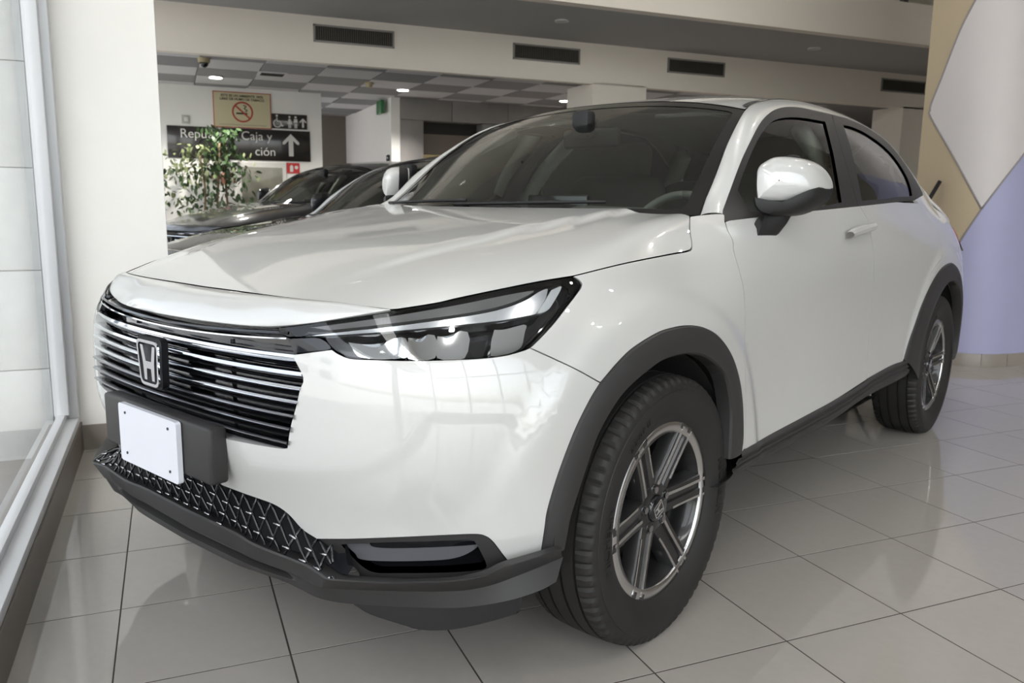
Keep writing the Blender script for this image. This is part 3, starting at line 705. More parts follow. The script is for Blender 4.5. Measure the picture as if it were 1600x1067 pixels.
# mesh between bumper edge and lip
mt = LW.ev(*np.vstack([[(0, .472)], [(uvMeshTop[0][0]*.5, .474)], uvMeshTop, uvFogTop[1:4]]).T)
mtop = resamp(mt[mt[:, 1] > -.565], 60); mbot = resamp(dens(lipT, 5)[:32], 60)
mbot = mbot[:]; mtop[-1] = mbot[-1]+[0, 0, .012]
class Strip:
    def __init__(s, a, b): s.a, s.b = a, b; s.L = np.r_[0, np.cumsum(np.linalg.norm(np.diff((a+b)/2, axis=0), axis=1))]
    def ev(s, S, t):
        sg = np.where(S < 0, -1., 1.); S = np.abs(S)
        A = np.array([np.interp(S, s.L, s.a[:, k]) for k in range(3)]).T; B_ = np.array([np.interp(S, s.L, s.b[:, k]) for k in range(3)]).T
        P = A+(B_-A)*np.asarray(t).reshape(-1, 1); P[:, 1] *= sg; return P
    def H(s, S): S = np.abs(S); return np.linalg.norm(s.ev(S, np.zeros_like(S))-s.ev(S, np.ones_like(S)), axis=1)
MS = Strip(mtop, mbot)
mg = loft('lower_mesh_grille', [sym3(mtop)+[.035, 0, .006], sym3((mtop+mbot)/2)+[.05, 0, .004], sym3(mbot)+[.035, 0, -.004]], MT['emblem_black'], CAR)
Vm, Fm, nub = [], [], []
Lm = MS.L[-1]; pitch = .046
for sgn in (-1, 1):
    for k0 in np.arange(-Lm-.3, Lm+.3, pitch):
        T = np.linspace(0, .26, 14); S = k0+sgn*T*.62
        H = MS.H(np.clip(S, -Lm, Lm)); ok = (T <= H+.004) & (np.abs(S) < Lm-.004)
        if ok.sum() < 2: continue
        P = MS.ev(S[ok], T[ok]/np.maximum(H[ok], 1e-3)); P = P+[.004, 0, 0]
        V, F = tube_mesh(P, .0032, 5); o_ = len(Vm); Vm += V; Fm += [tuple(i+o_ for i in f) for f in F]
mk('mesh_bars', Vm, Fm, GLOSSB, mg, True)
Vn, Fn = [], []
for i, T in enumerate(np.arange(0, .26, pitch/1.24)):
    for k0 in np.arange(-Lm-.3, Lm+.3, pitch):
        S = k0+(i % 2)*pitch/2
        # nodes lie where both bar families cross
    Tn = T
for a in np.arange(-Lm-.3, Lm+.3, pitch):
    for b in np.arange(-Lm-.3, Lm+.3, pitch):
        S = (a+b)/2; T = (b-a)/1.24
        if abs(S) > Lm-.01 or T < .002: continue
        H = MS.H(np.array([S]))[0]
        if T > H-.002: continue
        P = MS.ev(np.array([S-.009, S+.009]), np.array([T/H, T/H]))+[-.003, 0, 0]
        V, F = tube_mesh(P, .0028, 5); o_ = len(Vn); Vn += V; Fn += [tuple(i+o_ for i in f) for f in F]
tag(mk('mesh_accents', Vn, Fn, DCHROME, mg, True), None, None, None, 'stuff')
# corner vent garnish
FOG_BOT = [(797, 881.6), (770, 894.7), (742, 902), (695, 908.8), (620, 910.6), (556, 907)]
fogL = J(uvFogTop, LP(FOG_BOT), LP([(556, 907), (558.8, 895), (530, 868), (495, 842.5)], 4))
slot = LP([(532, 852), (600, 849), (700, 846), (735, 845), (743, 850), (752, 866), (760, 885), (750, 891), (700, 895), (620, 896), (585, 895), (566, 886), (548, 869)], 4)
blade = LP([(530, 853), (549, 869), (560, 879), (610, 882), (690, 880), (725, 873), (748, 858), (742, 849), (640, 851)], 4)
blot = LP([(572, 851), (583, 860), (640, 861), (741, 856), (737, 849), (640, 850)], 4)
for mi in (0, 1):
    fg = panel('corner_vent_trim', LW, fogL, CLAD, CAR, [slot], off=-.003, gap=.0008, flange=.03, mirror=mi)
    panel('vent_backing', LW, slot, GLOSSB, fg, off=-.034, gap=-.004, flange=0, mirror=mi)
    panel('vent_blade', LW, blade, mat('vent_blade_grey', (.10, .10, .11), .4), fg, off=-.014, gap=.0005, flange=.015, mirror=mi)
    panel('vent_slot', LW, blot, GLOSSB, fg, off=-.0125, gap=.0005, flange=0, mirror=mi)
dfl = dens(zt([(552, 944), (579, 960), (631, 977), (657, 984), (697, 984.5), (732, 979), (770, 970), (807, 959)], [.262, .235, .205, .192, .185, .185, .19, .195]), 5)
for mi in (0, 1): loft('tyre_air_deflector', [dfl*[1, 1, 0]+[.012, 0, .30], dfl*[1, 1, 0]+[.0, 0, .275], dfl, dfl+[.012, 0, .002], dfl*[1, 1, 0]+[.03, 0, .29]], BLACKP, CAR, mi)

# ---- headlights
lampL = J(LP(HOOD_LAMP), LP([(896, 431), (896, 432)], 1), LP(LAMP_REAR), uvLampBot[:-1], LP([(520, 547), (512, 538), (500, 526), (449.4, 528), (434, 512), (451, 509.5), (492, 503.8), (548.8, 495.3), (608.8, 486.4), (608.8, 484.5)], 3))
MODS = [[(540, 530), (600, 525), (634, 523), (634, 556), (572, 556), (552, 551)], [(637, 522), (680, 518), (681, 557), (637, 557)], [(684, 518), (733, 513), (729, 557), (684, 557)], [(776, 508), (822, 502), (828, 512), (826, 535), (806, 547), (770, 554)]]
lens_in = lambda d: (lambda uv: np.full(len(uv), d))
def bowl(loop, d0, d1):
    c = loop.mean(0); r = np.abs(loop-c).max(0)
    return lambda uv: d0-(d1)*np.clip(1-(((uv-c)/r)**2).sum(1), 0, 1)
WHITEP = mat('lamp_white_plastic', (.62, .63, .62), .25, coat=.4)
GUIDE = mat('lamp_grey_guide', (.16, .155, .15), .2, coat=.5)
for mi in (0, 1):
    hd = panel('headlight_housing', LW, lampL, GLOSSB, CAR, off=-.050, gap=.003, flange=0, mirror=mi)
    for lens in [panel('headlight_lens', LW, lampL, LENS, hd, off=.0005, gap=.0025, flange=.0, mirror=mi, res=.02)]: pass
    a = resamp(clean_loop(lampL, .012), 160); n0 = LW.nrm(a[:, 0], a[:, 1]); p0 = LW.ev(a[:, 0], a[:, 1])
    loft('headlight_wall', [p0-n0*.002, p0-n0*.052], GLOSSB, hd, mi)
    g1 = LP([(478, 508), (609, 489), (715, 471), (790, 456), (838, 449), (822, 461), (790, 473), (740, 484), (640, 498), (511, 513)], 3)
    panel('light_guide', LW, g1, GUIDE, hd, off=-.012, gap=.001, flange=.012, mirror=mi)
    g2 = LP([(470, 522), (511, 515), (640, 500), (740, 486), (792, 475), (826, 462), (846, 450), (862, 447), (842, 486), (778, 497), (715, 503), (640, 510), (511, 520)], 3)
    panel('running_light', LW, g2, mat('lamp_bright_bar', (.75, .76, .78), .18, .6, .5), hd, off=-.016, gap=.001, flange=.012, mirror=mi)
    g3 = LP([(864, 450), (881, 445), (868, 470), (858, 483), (842, 487), (852, 470)], 3)
    panel('turn_signal_bar', LW, g3, WHITEP, hd, off=-.008, gap=.0005, flange=.01, mirror=mi)
    g4 = LP([(505, 524), (640, 512.5), (715, 505.5), (778, 499.5), (838, 489), (838, 492), (778, 503), (715, 509), (640, 516), (510, 527)], 3)
    panel('lamp_divider', LW, g4, GLOSSB, hd, off=-.006, gap=.0003, flange=.03, mirror=mi)
    for q in MODS:
        ml = LP(q+[q[0]], 3)
        mo = panel('led_module', LW, ml, CHROME, hd, off=bowl(ml, -.014, .03), gap=.001, flange=.02, mirror=mi, res=.008, bsp=.008)
    wd_ = LP([(458, 552), (485, 548.5), (516, 544), (500, 528), (470, 527), (449, 530)], 3)
    panel('lamp_side_fillet', LW, wd_, GLOSSB, hd, off=-.004, gap=.0005, flange=.015, mirror=mi)

# ---- door handles and mirrors
for mi in (0, 1):
    a = LP([(1317, 365), (1326, 359), (1340, 354), (1354, 351)], 6); b = LP([(1319, 374), (1328, 371.5), (1342, 367), (1356, 362)], 6)
    bwl = LP([(1323, 352), (1336, 344), (1350, 347), (1356, 356), (1352, 372), (1338, 380), (1328, 376), (1323, 364), (1323, 352)], 4)
    h = panel('door_handle_cup', LW, bwl, PAINT, CAR, off=bowl(bwl, .0005, .0), gap=.0, flange=0, mirror=mi, res=.01)
    band('door_handle', LW, a, b, [(0, .012), (-.02, .022), (.15, .034), (.5, .038), (.85, .034), (1.02, .022), (1, .012)], PAINT, h, 30, mi)
    P = LW.ev(*LP([(1318, 370), (1318.5, 372)], 1).T)
def dome(name, out, prof, material, parent, mi):
    P = np.array([at(u, v, 'x', .60+.12*(u-1187)/101) for u, v in out]); P = dens(np.vstack([P, P[:1]]), 5); c = P[:-1].mean(0); rows = []
    for dx, k in prof: rows.append(c+(P-c)*k+[dx, 0, 0])
    return loft(name, rows, material, parent, mi, autos=50)
MCAP = [(1188, 318), (1186, 290), (1189, 263), (1204, 250), (1221, 244.5), (1254, 248.5), (1275, 261), (1288, 280), (1288.5, 297), (1270, 309), (1238, 318), (1203, 319)]
MLOW = [(1185, 322), (1184, 308), (1200, 312), (1240, 312), (1270, 303), (1288, 292), (1287, 307), (1272, 322), (1244, 335), (1215, 338), (1194, 332)]
for mi in (0, 1):
    mc = dome('wing_mirror', MCAP, [(.065, .90), (.07, .97), (.04, 1.0), (0, 1.0), (-.03, .95), (-.052, .82), (-.068, .58), (-.075, .3), (-.077, .02)], PAINT, CAR, mi)
    dome('mirror_base', MLOW, [(.07, .9), (.06, 1), (0, 1.0), (-.034, .97), (-.056, .82), (-.064, .5), (-.066, .02)], BLACKP, mc, mi)
    dome('mirror_glass', [(1192, 312), (1192, 265), (1220, 252), (1255, 256), (1282, 285), (1280, 300), (1240, 312)], [(.068, 1.), (.069, .02)], CHROME, mc, mi)
    dome('mirror_edge', [(1183.5, 318), (1182.5, 290), (1186, 263), (1202, 248), (1221, 244), (1240, 246), (1240, 300), (1230, 318)], [(.064, .9), (.058, 1), (.016, 1.0), (.012, .9)], BLACKP, mc, mi)
    t0 = np.array([at(u, v, 'x', .45) for u, v in [(1192, 326), (1238, 330)]]); f0 = LW.ev(*LP([(1179, 347), (1188, 366)], 1).T); f1 = LW.ev(*LP([(1232, 341), (1214, 368)], 1).T)
    tp = np.array([at(1196, 326, 'x', .60), at(1240, 330, 'x', .65), at(1240, 328, 'x', .69), at(1196, 322, 'x', .64)])
    bt = np.array([LW.ev(*LP([q, (q[0]+.1, q[1])], 1)[0])[0] for q in [(1184, 368), (1215, 368), (1232, 341), (1177, 346)]])
    rws = [np.vstack([r, r[:1]]) for r in (tp, tp*.5+bt*.5+[0, -.004, 0], bt, bt+[0, .02, 0])]
    loft('mirror_stalk', [resamp(r, 25) for r in rws], BLACKP, mc, mi, autos=40)

# ---- wheels (built once, outward = -y, then copied)
def lathe(prof, n=120, mod=None):
    V, F = [], []; m_ = len(prof)
    for i in range(n):
        a = 2*PI*i/n
        for w, r in prof:
            rr = mod(i, w, r) if mod else r
            V.append((rr*math.cos(a), w, rr*math.sin(a)))
    for i in range(n):
        for j in range(m_-1): F.append((i*m_+j, ((i+1) % n)*m_+j, ((i+1) % n)*m_+j+1, i*m_+j+1))
    return V, F
WY = -.777                                                             # tyre centre plane
tp = [(-.086, .226), (-.092, .234), (-.100, .25), (-.1065, .27), (-.109, .287), (-.1085, .303), (-.1065, .3095), (-.1045, .3105), (-.1035, .317), (-.1005, .328), (-.094, .336), (-.086, .3405), (-.0655, .3435), (-.0652, .337), (-.058, .337), (-.0577, .344), (-.0265, .3455), (-.0262, .339), (-.0188, .339), (-.0185, .3458), (0, .346)]
tp = tp+[(-w, r) for w, r in tp[-2::-1]]
def tread(i, w, r):
    a = abs(w)
    if r < .3: return r
    if i % 4 == 0 and .066 < a < .102: return r-.008
    if (i+2) % 4 == 0 and .03 < a < .056: return r-.0035
    return r
V, F = lathe(tp, 272, tread)
def wheel(parent, x, sgn, first=[None]):
    rz = 0 if sgn < 0 else PI
    base = Matrix.Translation((x, sgn*.777, .336)) @ Matrix.Rotation(rz, 4, 'Z')
    if first[0] is None:
        parts = {}
        ty = mk('tyre', V, F, RUBBER, None, True); ty.data.set_sharp_from_angle(angle=math.radians(28))
        subs_t = []
        def bend(r0, a0, dr=1):
            return lambda c: ((r0+c.y)*math.cos(a0-c.x/r0), -.1088-c.z*.6+.0012*abs((r0+c.y-.283)/.02)**2, (r0+c.y)*math.sin(a0-c.x/r0))
        for s_, sz, r0, a0 in (('MICHELIN', .036, .268, 3.42), ('215/60 R 17', .020, .274, 2.34), ('MICHELIN', .036, .268, .30)):
            subs_t.append(text('sidewall_lettering', s_, sz, RUBBERL, Matrix.Identity(4), None, .0012, 'LEFT', bend(r0, a0), .0006))
        # rim
        RV, RF = lathe([(-.085, .2285), (-.0865, .226), (-.0855, .2235), (-.080, .2025), (-.070, .196), (-.03, .188), (.05, .186), (.09, .20), (.092, .226)], 96)
        rim = mk('wheel_rim', RV, RF, WDARK, None, True); rim.data.set_sharp_from_angle(angle=math.radians(30))
        sub_r = []
        QV, QF = lathe([(-.0858, .2275), (-.0878, .2262), (-.0876, .2005), (-.082, .1985)], 96)
        sub_r.append(mk('machined_ring', QV, QF, SILVER, None, True))
        ang = [math.radians(a) for a in (62, 4, -57, -118, -177, 122)]
        for a in ang:
            d = np.array([math.cos(a), 0, math.sin(a)]); t_ = np.array([-math.sin(a), 0, math.cos(a)]); o = np.array([0, -1, 0])
            rs = np.array([.030, .06, .10, .15, .19, .212, .2255]); fh = np.array([.062, .064, .070, .078, .084, .0880, .0882]); hw_ = np.array([.036, .034, .0315, .031, .032, .033, .0335])
            rowsL = []
            for r_, h_, w_2 in zip(rs, fh, hw_):
                p = d*r_; rowsL.append([p+t_*(w_2+.007)+o*(h_-.04), p+t_*(w_2+.001)+o*(h_-.006), p+t_*w_2*.93+o*h_, p+t_*w_2*.30+o*h_, p+t_*w_2*.20+o*(h_-.006), p-t_*w_2*.20+o*(h_-.006), p-t_*w_2*.30+o*h_, p-t_*w_2*.93+o*h_, p-t_*(w_2+.001)+o*(h_-.006), p-t_*(w_2+.007)+o*(h_-.04)])
            sp_o = loft('spoke', rowsL, WDARK, None, autos=25); sub_r.append(sp_o)
            for lo_, hi_, ra in ((.34, .60, .058), (-.98, -.78, .085)):
                rr = np.linspace(ra, .2185, 8); hh_ = np.interp(rr, rs, fh)+.0012; ww = np.interp(rr, rs, hw_)
                sub_r.append(loft('machined_strip', [[d*r_+t_*w_*lo_+o*(h_-.002) for r_, h_, w_ in zip(rr, hh_, ww)], [d*r_+t_*w_*lo_+o*h_ for r_, h_, w_ in zip(rr, hh_, ww)], [d*r_+t_*w_*hi_+o*h_ for r_, h_, w_ in zip(rr, hh_, ww)], [d*r_+t_*w_*hi_+o*(h_-.003) for r_, h_, w_ in zip(rr, hh_, ww)]], SILVER, None, autos=25))
        HV, HF = lathe([(-.02, .0), (-.02, .075), (-.050, .072), (-.062, .066), (-.066, .058), (-.066, .036), (-.062, .034)], 48)
        sub_r.append(mk('hub', HV, HF, WDARK, None, True)); sub_r[-1].data.set_sharp_from_angle(angle=math.radians(30))
        for k in range(5):
            a = math.radians(90+72*k+8); c = (.052*math.cos(a), -.0665, .052*math.sin(a))
            sub_r.append(cyl('lug_nut', (c[0], -.055, c[2]), (c[0], -.072, c[2]), .0095, DCHROME, None, 6))
            CV, CF = lathe([(-.0662, .0105), (-.0668, .0145), (-.060, .0145)], 24)
            sub_r.append(mk('lug_recess', [(x_+c[0], y_, z_+c[2]) for x_, y_, z_ in CV], CF, GLOSSB, None, True))
        CV, CF = lathe([(-.062, .034), (-.071, .033), (-.074, .029), (-.075, .001)], 40)
        sub_r.append(mk('centre_cap', CV, CF, GLOSSB, None, True))
        EMW = Matrix(((1, 0, 0, 0), (0, 0, -1, -.075), (0, 1, 0, 0), (0, 0, 0, 1))) @ Matrix.Rotation(math.radians(-62), 4, 'Z')
        T = [(-.052, .054), (-.043, -.054), (.043, -.054), (.052, .054)]; k_ = .38
        sub_r.append(frame_mesh('cap_emblem', rpoly([(x_*k_, y_*k_) for x_, y_ in T], .006), rpoly([(x_*k_*.84, y_*k_*.84) for x_, y_ in T], .005), .002, EMW, CHROME, None))
        sub_r.append(prism('cap_emblem', [(x_*k_, y_*k_) for x_, y_ in HP_], .002, CHROME, None, EMW))
        DV, DF = lathe([(.01, .0), (.01, .14), (.02, .146), (.032, .14), (.032, .0)], 60)
        br_ = mk('brake_disc', DV, DF, mat('brake_steel', (.30, .29, .28), .35, 1.0), None, True)
        bm = bmesh.new(); bm_box(bm, (-.118, .02, .055), (.06, .075, .13), .015); cal = from_bm('brake_caliper', bm, mat('caliper_grey', (.28, .27, .26), .45, .7), None, True)
        first[0] = (ty, subs_t, rim, sub_r, br_, [cal])
        new = True
    ty, subs_t, rim, sub_r, br_, sub_b = first[0]
    new = ty.parent is None
    for par, subs in ((ty, subs_t), (rim, sub_r), (br_, sub_b)):
        o = par if new else link(par.copy()); o.parent = parent; o.matrix_local = base
        for q in subs:
            c = q if new else link(q.copy()); c.parent = o; c.matrix_parent_inverse = Matrix.Identity(4); c.matrix_basis = Matrix.Identity(4)
for x, sgn in ((0, -1), (2.61, -1), (0, 1), (2.61, 1)): wheel(CAR, x, sgn)

# ---- cabin
cab = CAR
dr = [[(.30, 1.045), (.42, 1.055), (.62, 1.035), (.72, 1.00), (.76, .93), (.74, .70), (.70, .45)]]
ys = np.linspace(-.70, .70, 15); rows = []
for x, z in dr[0]: rows.append([(x+.04*(abs(y)/.7)**2, y, z+.012*math.cos(y*2.2)+(.025 if -.55 < y < -.2 and z > .95 else 0)) for y in ys])
loft('dashboard', rows, DASH, cab, autos=40)
box('cowl_panel', (.30, 0, 1.022), (.26, 1.25, .03), BLACKP, cab, bev=.008)
box('display_screen', (.64, -.02, 1.075), (.02, .27, .10), GLOSSB, cab, bev=.006, rot=Matrix.Rotation(.15, 3, 'Y'))
box('centre_console', (1.15, 0, .60), (.75, .24, .26), DASH, cab, bev=.04)
box('cabin_floor', (1.7, 0, .30), (2.4, 1.45, .04), FABRIC, cab)
# steering wheel
A = np.linspace(0, 2*PI, 49); ax_ = Matrix.Translation((.86, -.37, .965)) @ Matrix.Rotation(math.radians(-66), 4, 'Y')
sw = tube('steering_wheel', [tuple(ax_ @ Vector((.183*math.cos(a), .183*math.sin(a), 0))) for a in A], .015, DASH, cab, 10)
bm = bmesh.new(); bm_box(bm, (0, 0, 0), (.13, .15, .05), .03); bm_box(bm, (0, .1, 0), (.05, .14, .02), .008); bm_box(bm, (0, -.1, 0), (.05, .14, .02), .008); bm_box(bm, (-.1, 0, 0), (.14, .05, .02), .008)
bmesh.ops.transform(bm, matrix=ax_, verts=bm.verts); from_bm('wheel_spokes', bm, DASH, sw, True, 40)
def seat(y, x0, wdt, name, tall=True):
    s0 = box(name, (x0, y, .60), (.52, wdt, .17), FABRIC, cab, bev=.06, seg=4)
    box('seat_back', (x0+.33, y, .90), (.16, wdt, .68), FABRIC, s0, bev=.07, seg=4, rot=Matrix.Rotation(.30, 3, 'Y'))
    if tall:
        for yy in (([y] if wdt < .7 else [y-.38, y, y+.38])):
            box('headrest', (x0+.46, yy, 1.285), (.12, .27, .20), FABRIC, s0, bev=.05, seg=4, rot=Matrix.Rotation(.15, 3, 'Y'))
            boxes('headrest_post', [((x0+.45, yy-.06, 1.18), (.012, .012, .12)), ((x0+.45, yy+.06, 1.18), (.012, .012, .12))], DCHROME, s0)
seat(-.37, 1.22, .50, 'front_seat'); seat(.37, 1.22, .50, 'front_seat'); seat(0, 2.10, 1.24, 'rear_seat')
for y in (-.37, .37): box('sun_visor', (1.10, y, 1.432), (.16, .38, .018), LINER, cab, bev=.008, rot=Matrix.Rotation(-.12, 3, 'Y'))
rm = box('rear_view_mirror', (.83, -.03, 1.335), (.03, .25, .07), BLACKP, cab, bev=.014, seg=3)
box('mirror_mount', (.79, -.02, 1.385), (.06, .08, .10), BLACKP, rm, bev=.02)
for sgn in (-1, 1):
    box('door_card', (1.1, sgn*.76, .75), (1.1, .05, .56), DASH, cab, bev=.02); box('door_card', (1.95, sgn*.76, .75), (.55, .05, .56), DASH, cab, bev=.02)
    P = [(1.36, sgn*.74, 1.08), (1.44, sgn*.67, 1.25), (1.50, sgn*.55, 1.40)]
    tube('pillar_trim', dens(P, 5), .035, LINER, cab, 8)
    tube('pillar_trim', dens([(2.42, sgn*.66, 1.05), (2.50, sgn*.58, 1.22), (2.45, sgn*.48, 1.37)], 5), .05, LINER, cab, 8)
    tube('pillar_trim', dens([(.56, sgn*.69, 1.06), (.80, sgn*.63, 1.26), (1.08, sgn*.56, 1.40)], 5), .022, LINER, cab, 8)
    tube('seat_belt', dens([(1.42, sgn*.70, 1.25), (1.46, sgn*.66, .9), (1.44, sgn*.68, .5)], 5), .014, FABRIC, cab, 6)
mk('parcel_shelf', [(2.45, -.66, 1.02), (3.2, -.62, 1.0), (3.2, .62, 1.0), (2.45, .66, 1.02)], [(0, 1, 2, 3)], FABRIC, cab)
for sgn, yy in ((-1, -.34), (1, .18)):   # wipers parked at the foot of the screen
    p = WS.ev(np.linspace(yy-.30, yy+.26, 10), np.linspace(.035, .06, 10), np.full(10, .012)); tube('wiper', p*[1, -1, 1] if False else p, .006, BLACKP, cab, 6)

# ================================================================ THE ROOM (world axes: X along the back wall, Y away from the camera)
WALLW = mat('wall_white_paint', (.88, .86, .82), .75, bump=.03, bscale=80, var=.02)
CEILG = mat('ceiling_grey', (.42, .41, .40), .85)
STONE = mat('grey_stone', (.26, .245, .235), .6, var=.18, vscale=6, bump=.1, bscale=40)
ALU = mat('window_aluminium', (.66, .67, .69), .42, .2)
TILE = mat('floor_tile', (.36, .335, .31), .13, spec=.55, var=.05, vscale=30, objvar=.02)
GROUT = mat('floor_grout', (.055, .048, .044), .8, spec=.2)
SKIRT = mat('skirting_tile', (.26, .23, .20), .35, var=.08)
WALLB = mat('wall_warm_white', (.88, .81, .72), .75, bump=.03, bscale=80, var=.02)
# roughness break-up of the polished tiles
def tile_detail(M):
    n, l = M.node_tree.nodes, M.node_tree.links; b = n['Principled BSDF']
    g_ = n.new('ShaderNodeNewGeometry'); z = n.new('ShaderNodeTexNoise'); z.inputs['Scale'].default_value = 2.2; z.inputs['Detail'].default_value = 5
    r = n.new('ShaderNodeMapRange'); r.inputs[3].default_value = .03; r.inputs[4].default_value = .075
    l.new(g_.outputs['Position'], z.inputs['Vector']); l.new(z.outputs['Fac'], r.inputs[0]); l.new(r.outputs[0], b.inputs['Roughness'])
tile_detail(TILE)
ALUW, PX0, PX1, PY = -1.12, -1.14, -.73, 1.49
HY, HZ0, HZ1, FY = 5.70, 2.38, 2.80, 4.32

# floor with its tiles
floor = struct(mk('floor', [(-1.12, -7, -.0010), (11.0, -7, -.0010), (11.0, 13, -.0010), (-1.12, 13, -.0010)], [(0, 1, 2, 3)], GROUT), 'dark grout bed under the polished floor tiles')
TS, GX, GY = .3938, -.8934, .6534
bm = bmesh.new(); bm_box(bm, (0, 0, -.004), (TS-.0045, TS-.0045, .008), .0004, 1)
tme = from_bm('tile', bm, TILE); tmesh = tme.data; bpy.data.objects.remove(tme)
cells = []
for i in range(-1, 30):
    for j in range(-14, 33):
        x, y = GX+(i+.5)*TS, GY+(j+.5)*TS
        if x < -1.3 or y > 12.8: continue
        cells.append((x, y))
def tile_px(c):
    q = RW @ (np.array([c[0], c[1], 0])-CAMW)
    if q[2] < .3: return -1
    u, v = 800+FPX*q[0]/q[2], 533.5-FPX*q[1]/q[2]
    if not (-120 < u < 1720 and -60 < v < 1200): return -1
    loc = C2W.T @ np.array([c[0], c[1], 0])
    if .2 < loc[0] < 2.4 and abs(loc[1]) < .5: return 0
    return 1/q[2]
cells.sort(key=tile_px, reverse=True)
tv = tmesh.vertices; rest = []
for k, (x, y) in enumerate(cells):
    if k < 290 and tile_px((x, y)) > 0:
        o = link(bpy.data.objects.new('floor_tile', tmesh), floor); o.location = (x, y, 0)
        if x-TS/2 < ALUW:                                             # cut tiles along the window
            o.scale.x = (x+TS/2-ALUW)/TS; o.location.x = (x+TS/2+ALUW)/2
    else: rest.append((x, y))
bm = bmesh.new()
for x, y in rest:
    h = (TS-.004)/2; x0 = max(x-h, ALUW); bm.faces.new([bm.verts.new(p) for p in ((x0, y-h, 0), (x+h, y-h, 0), (x+h, y+h, 0), (x0, y+h, 0))])
o = from_bm('floor_tile_field', bm, TILE, floor); o['kind'] = 'stuff'

# window wall on the left
def wallbox(name, x0, x1, y0, y1, z0, z1, material, parent=None, bev=0.):
    return box(name, ((x0+x1)/2, (y0+y1)/2, (z0+z1)/2), (x1-x0, y1-y0, z1-z0), material, parent, bev)
curb = struct(wallbox('trim_1', -1.24, -1.115, -7, PY, 0, .125, mat('kerb_tile', (.13, .11, .09), .35, var=.12)), 'brown tiled kerb under the shop window')
win = struct(wallbox('window_1', -1.212, -1.120, -6.9, PY, .125, .158, ALU, bev=.004), 'tall shop window in grey aluminium frame')
wallbox('window_frame', -1.195, -1.165, -6.9, PY, .158, .185, ALU, win, .003)
wallbox('window_frame', -1.212, -1.120, PY-.06, PY, .158, 4.6, ALU, win, .004)
wallbox('window_frame', -1.195, -1.150, PY-.115, PY-.06, .185, 4.6, ALU, win, .003)
GLZ = glassmat('shop_window_glass', (.93, .96, .95))
mk('window_pane', [(-1.182, -2.45, .17), (-1.182, PY-.1, .17), (-1.182, PY-.1, 4.6), (-1.182, -2.45, 4.6)], [(0, 1, 2, 3)], GLZ, win)
mk('window_pane', [(-1.182, -6.9, .17), (-1.182, -2.55, .17), (-1.182, -2.55, 4.6), (-1.182, -6.9, 4.6)], [(0, 1, 2, 3)], GLZ, win)
wallbox('window_frame', -1.212, -1.120, -2.56, -2.44, .158, 4.6, ALU, win, .004)
struct(wallbox('wall_left_header', -1.32, -1.12, -7, 13, 4.6, 5.6, WALLW), 'white wall band above the shop window')
# pillar and its outdoor stone cladding
pil = struct(wallbox('wall_pillar', PX0, PX1, PY, PY+.42, 0, 5.6, WALLW), 'smooth white pillar beside the shop window')
box('skirting', ((PX0+PX1)/2, PY+.207, .055), (PX1-PX0+.012, .438, .11), SKIRT, pil)
ST2 = mat('outdoor_stone_cladding', (.50, .52, .52), .8, var=.14, vscale=14, bump=.3, bscale=70, objvar=.05)
oc = struct(wallbox('wall_outer_pillar', -1.80, -1.215, PY+.02, PY+.6, -.02, 5.6, mat('stone_joint_pale', (.30, .30, .30), .8)), 'pale stone clad pillar seen through the shop window')
for k in range(14):
    for q in range(2):
        x0 = -1.80+.29*q-.003; box('stone', (x0+.146, PY+.012, .16+k*.42+.0), (.287, .03, .416), ST2, oc, .002)
# left wall further back, with a second window
struct(wallbox('wall_left', -1.32, -1.12, PY+.42, 13, 0, .9, WALLW), 'white wall below the rear side window')
w2 = struct(wallbox('window_2', -1.25, -1.17, PY+.42, 12.9, .9, .96, ALU), 'long side window behind the pillar')
for y in (2.0, 4.2, 6.4, 8.3): wallbox('window_frame', -1.25, -1.17, y-.04, y+.04, .96, 4.6, ALU, w2)
mk('window_pane', [(-1.21, PY+.42, .96), (-1.21, 8.4, .96), (-1.21, 8.4, 4.6), (-1.21, PY+.42, 4.6)], [(0, 1, 2, 3)], GLZ, w2)

# header beam with its pier, soffit and fascia
hdr = struct(wallbox('wall_header', -1.12, 11, HY, HY+.10, HZ0, 5.6, WALLB), 'white header beam above the opening to the back hall')
struct(wallbox('wall_pier', 3.60, 4.275, HY+.0, HY+.62, 0, HZ0+.02, WALLB), 'white pier under the header beam')
struct(wallbox('wall_pier_far', 8.15, 9.2, HY, HY+.5, 0, HZ0+.02, WALLB), 'white pier at the far end of the header beam')
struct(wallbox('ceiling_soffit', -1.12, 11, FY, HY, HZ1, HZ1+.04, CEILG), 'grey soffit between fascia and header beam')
fas = struct(wallbox('wall_fascia', -1.12, 11, FY-.12, FY, HZ1, 3.195, WALLB), 'white fascia of the upper floor edge')
MB = mat('mezzanine_back_wall', (.45, .43, .40), .8)
for x in (4.9, 6.45, 8.0): wallbox('railing_post', x-.03, x+.03, FY-.09, FY-.03, 3.195, 4.1, mat('railing_dark', (.06, .05, .05), .4), fas)
mk('railing_pane', [(-1.1, FY-.06, 3.23), (11, FY-.06, 3.23), (11, FY-.06, 4.1), (-1.1, FY-.06, 4.1)], [(0, 1, 2, 3)], GLZ, fas)
struct(mk('ceiling', [(-1.3, -7.2, 5.6), (11, -7.2, 5.6), (11, 13, 5.6), (-1.3, 13, 5.6)], [(0, 1, 2, 3)], mat('main_ceiling', (.80, .79, .77), .8)), 'high plain ceiling of the showroom')
FW = mat('front_wall_warm', (.45, .41, .36), .8)
struct(wallbox('wall_front_header', -1.3, 6.2, -7.2, -7.0, 5.1, 5.6, FW), 'white wall band above the entrance glazing')
struct(wallbox('wall_front', 6.2, 11.2, -7.2, -7.0, 0, 5.6, FW), 'warm wall beside the entrance glazing')
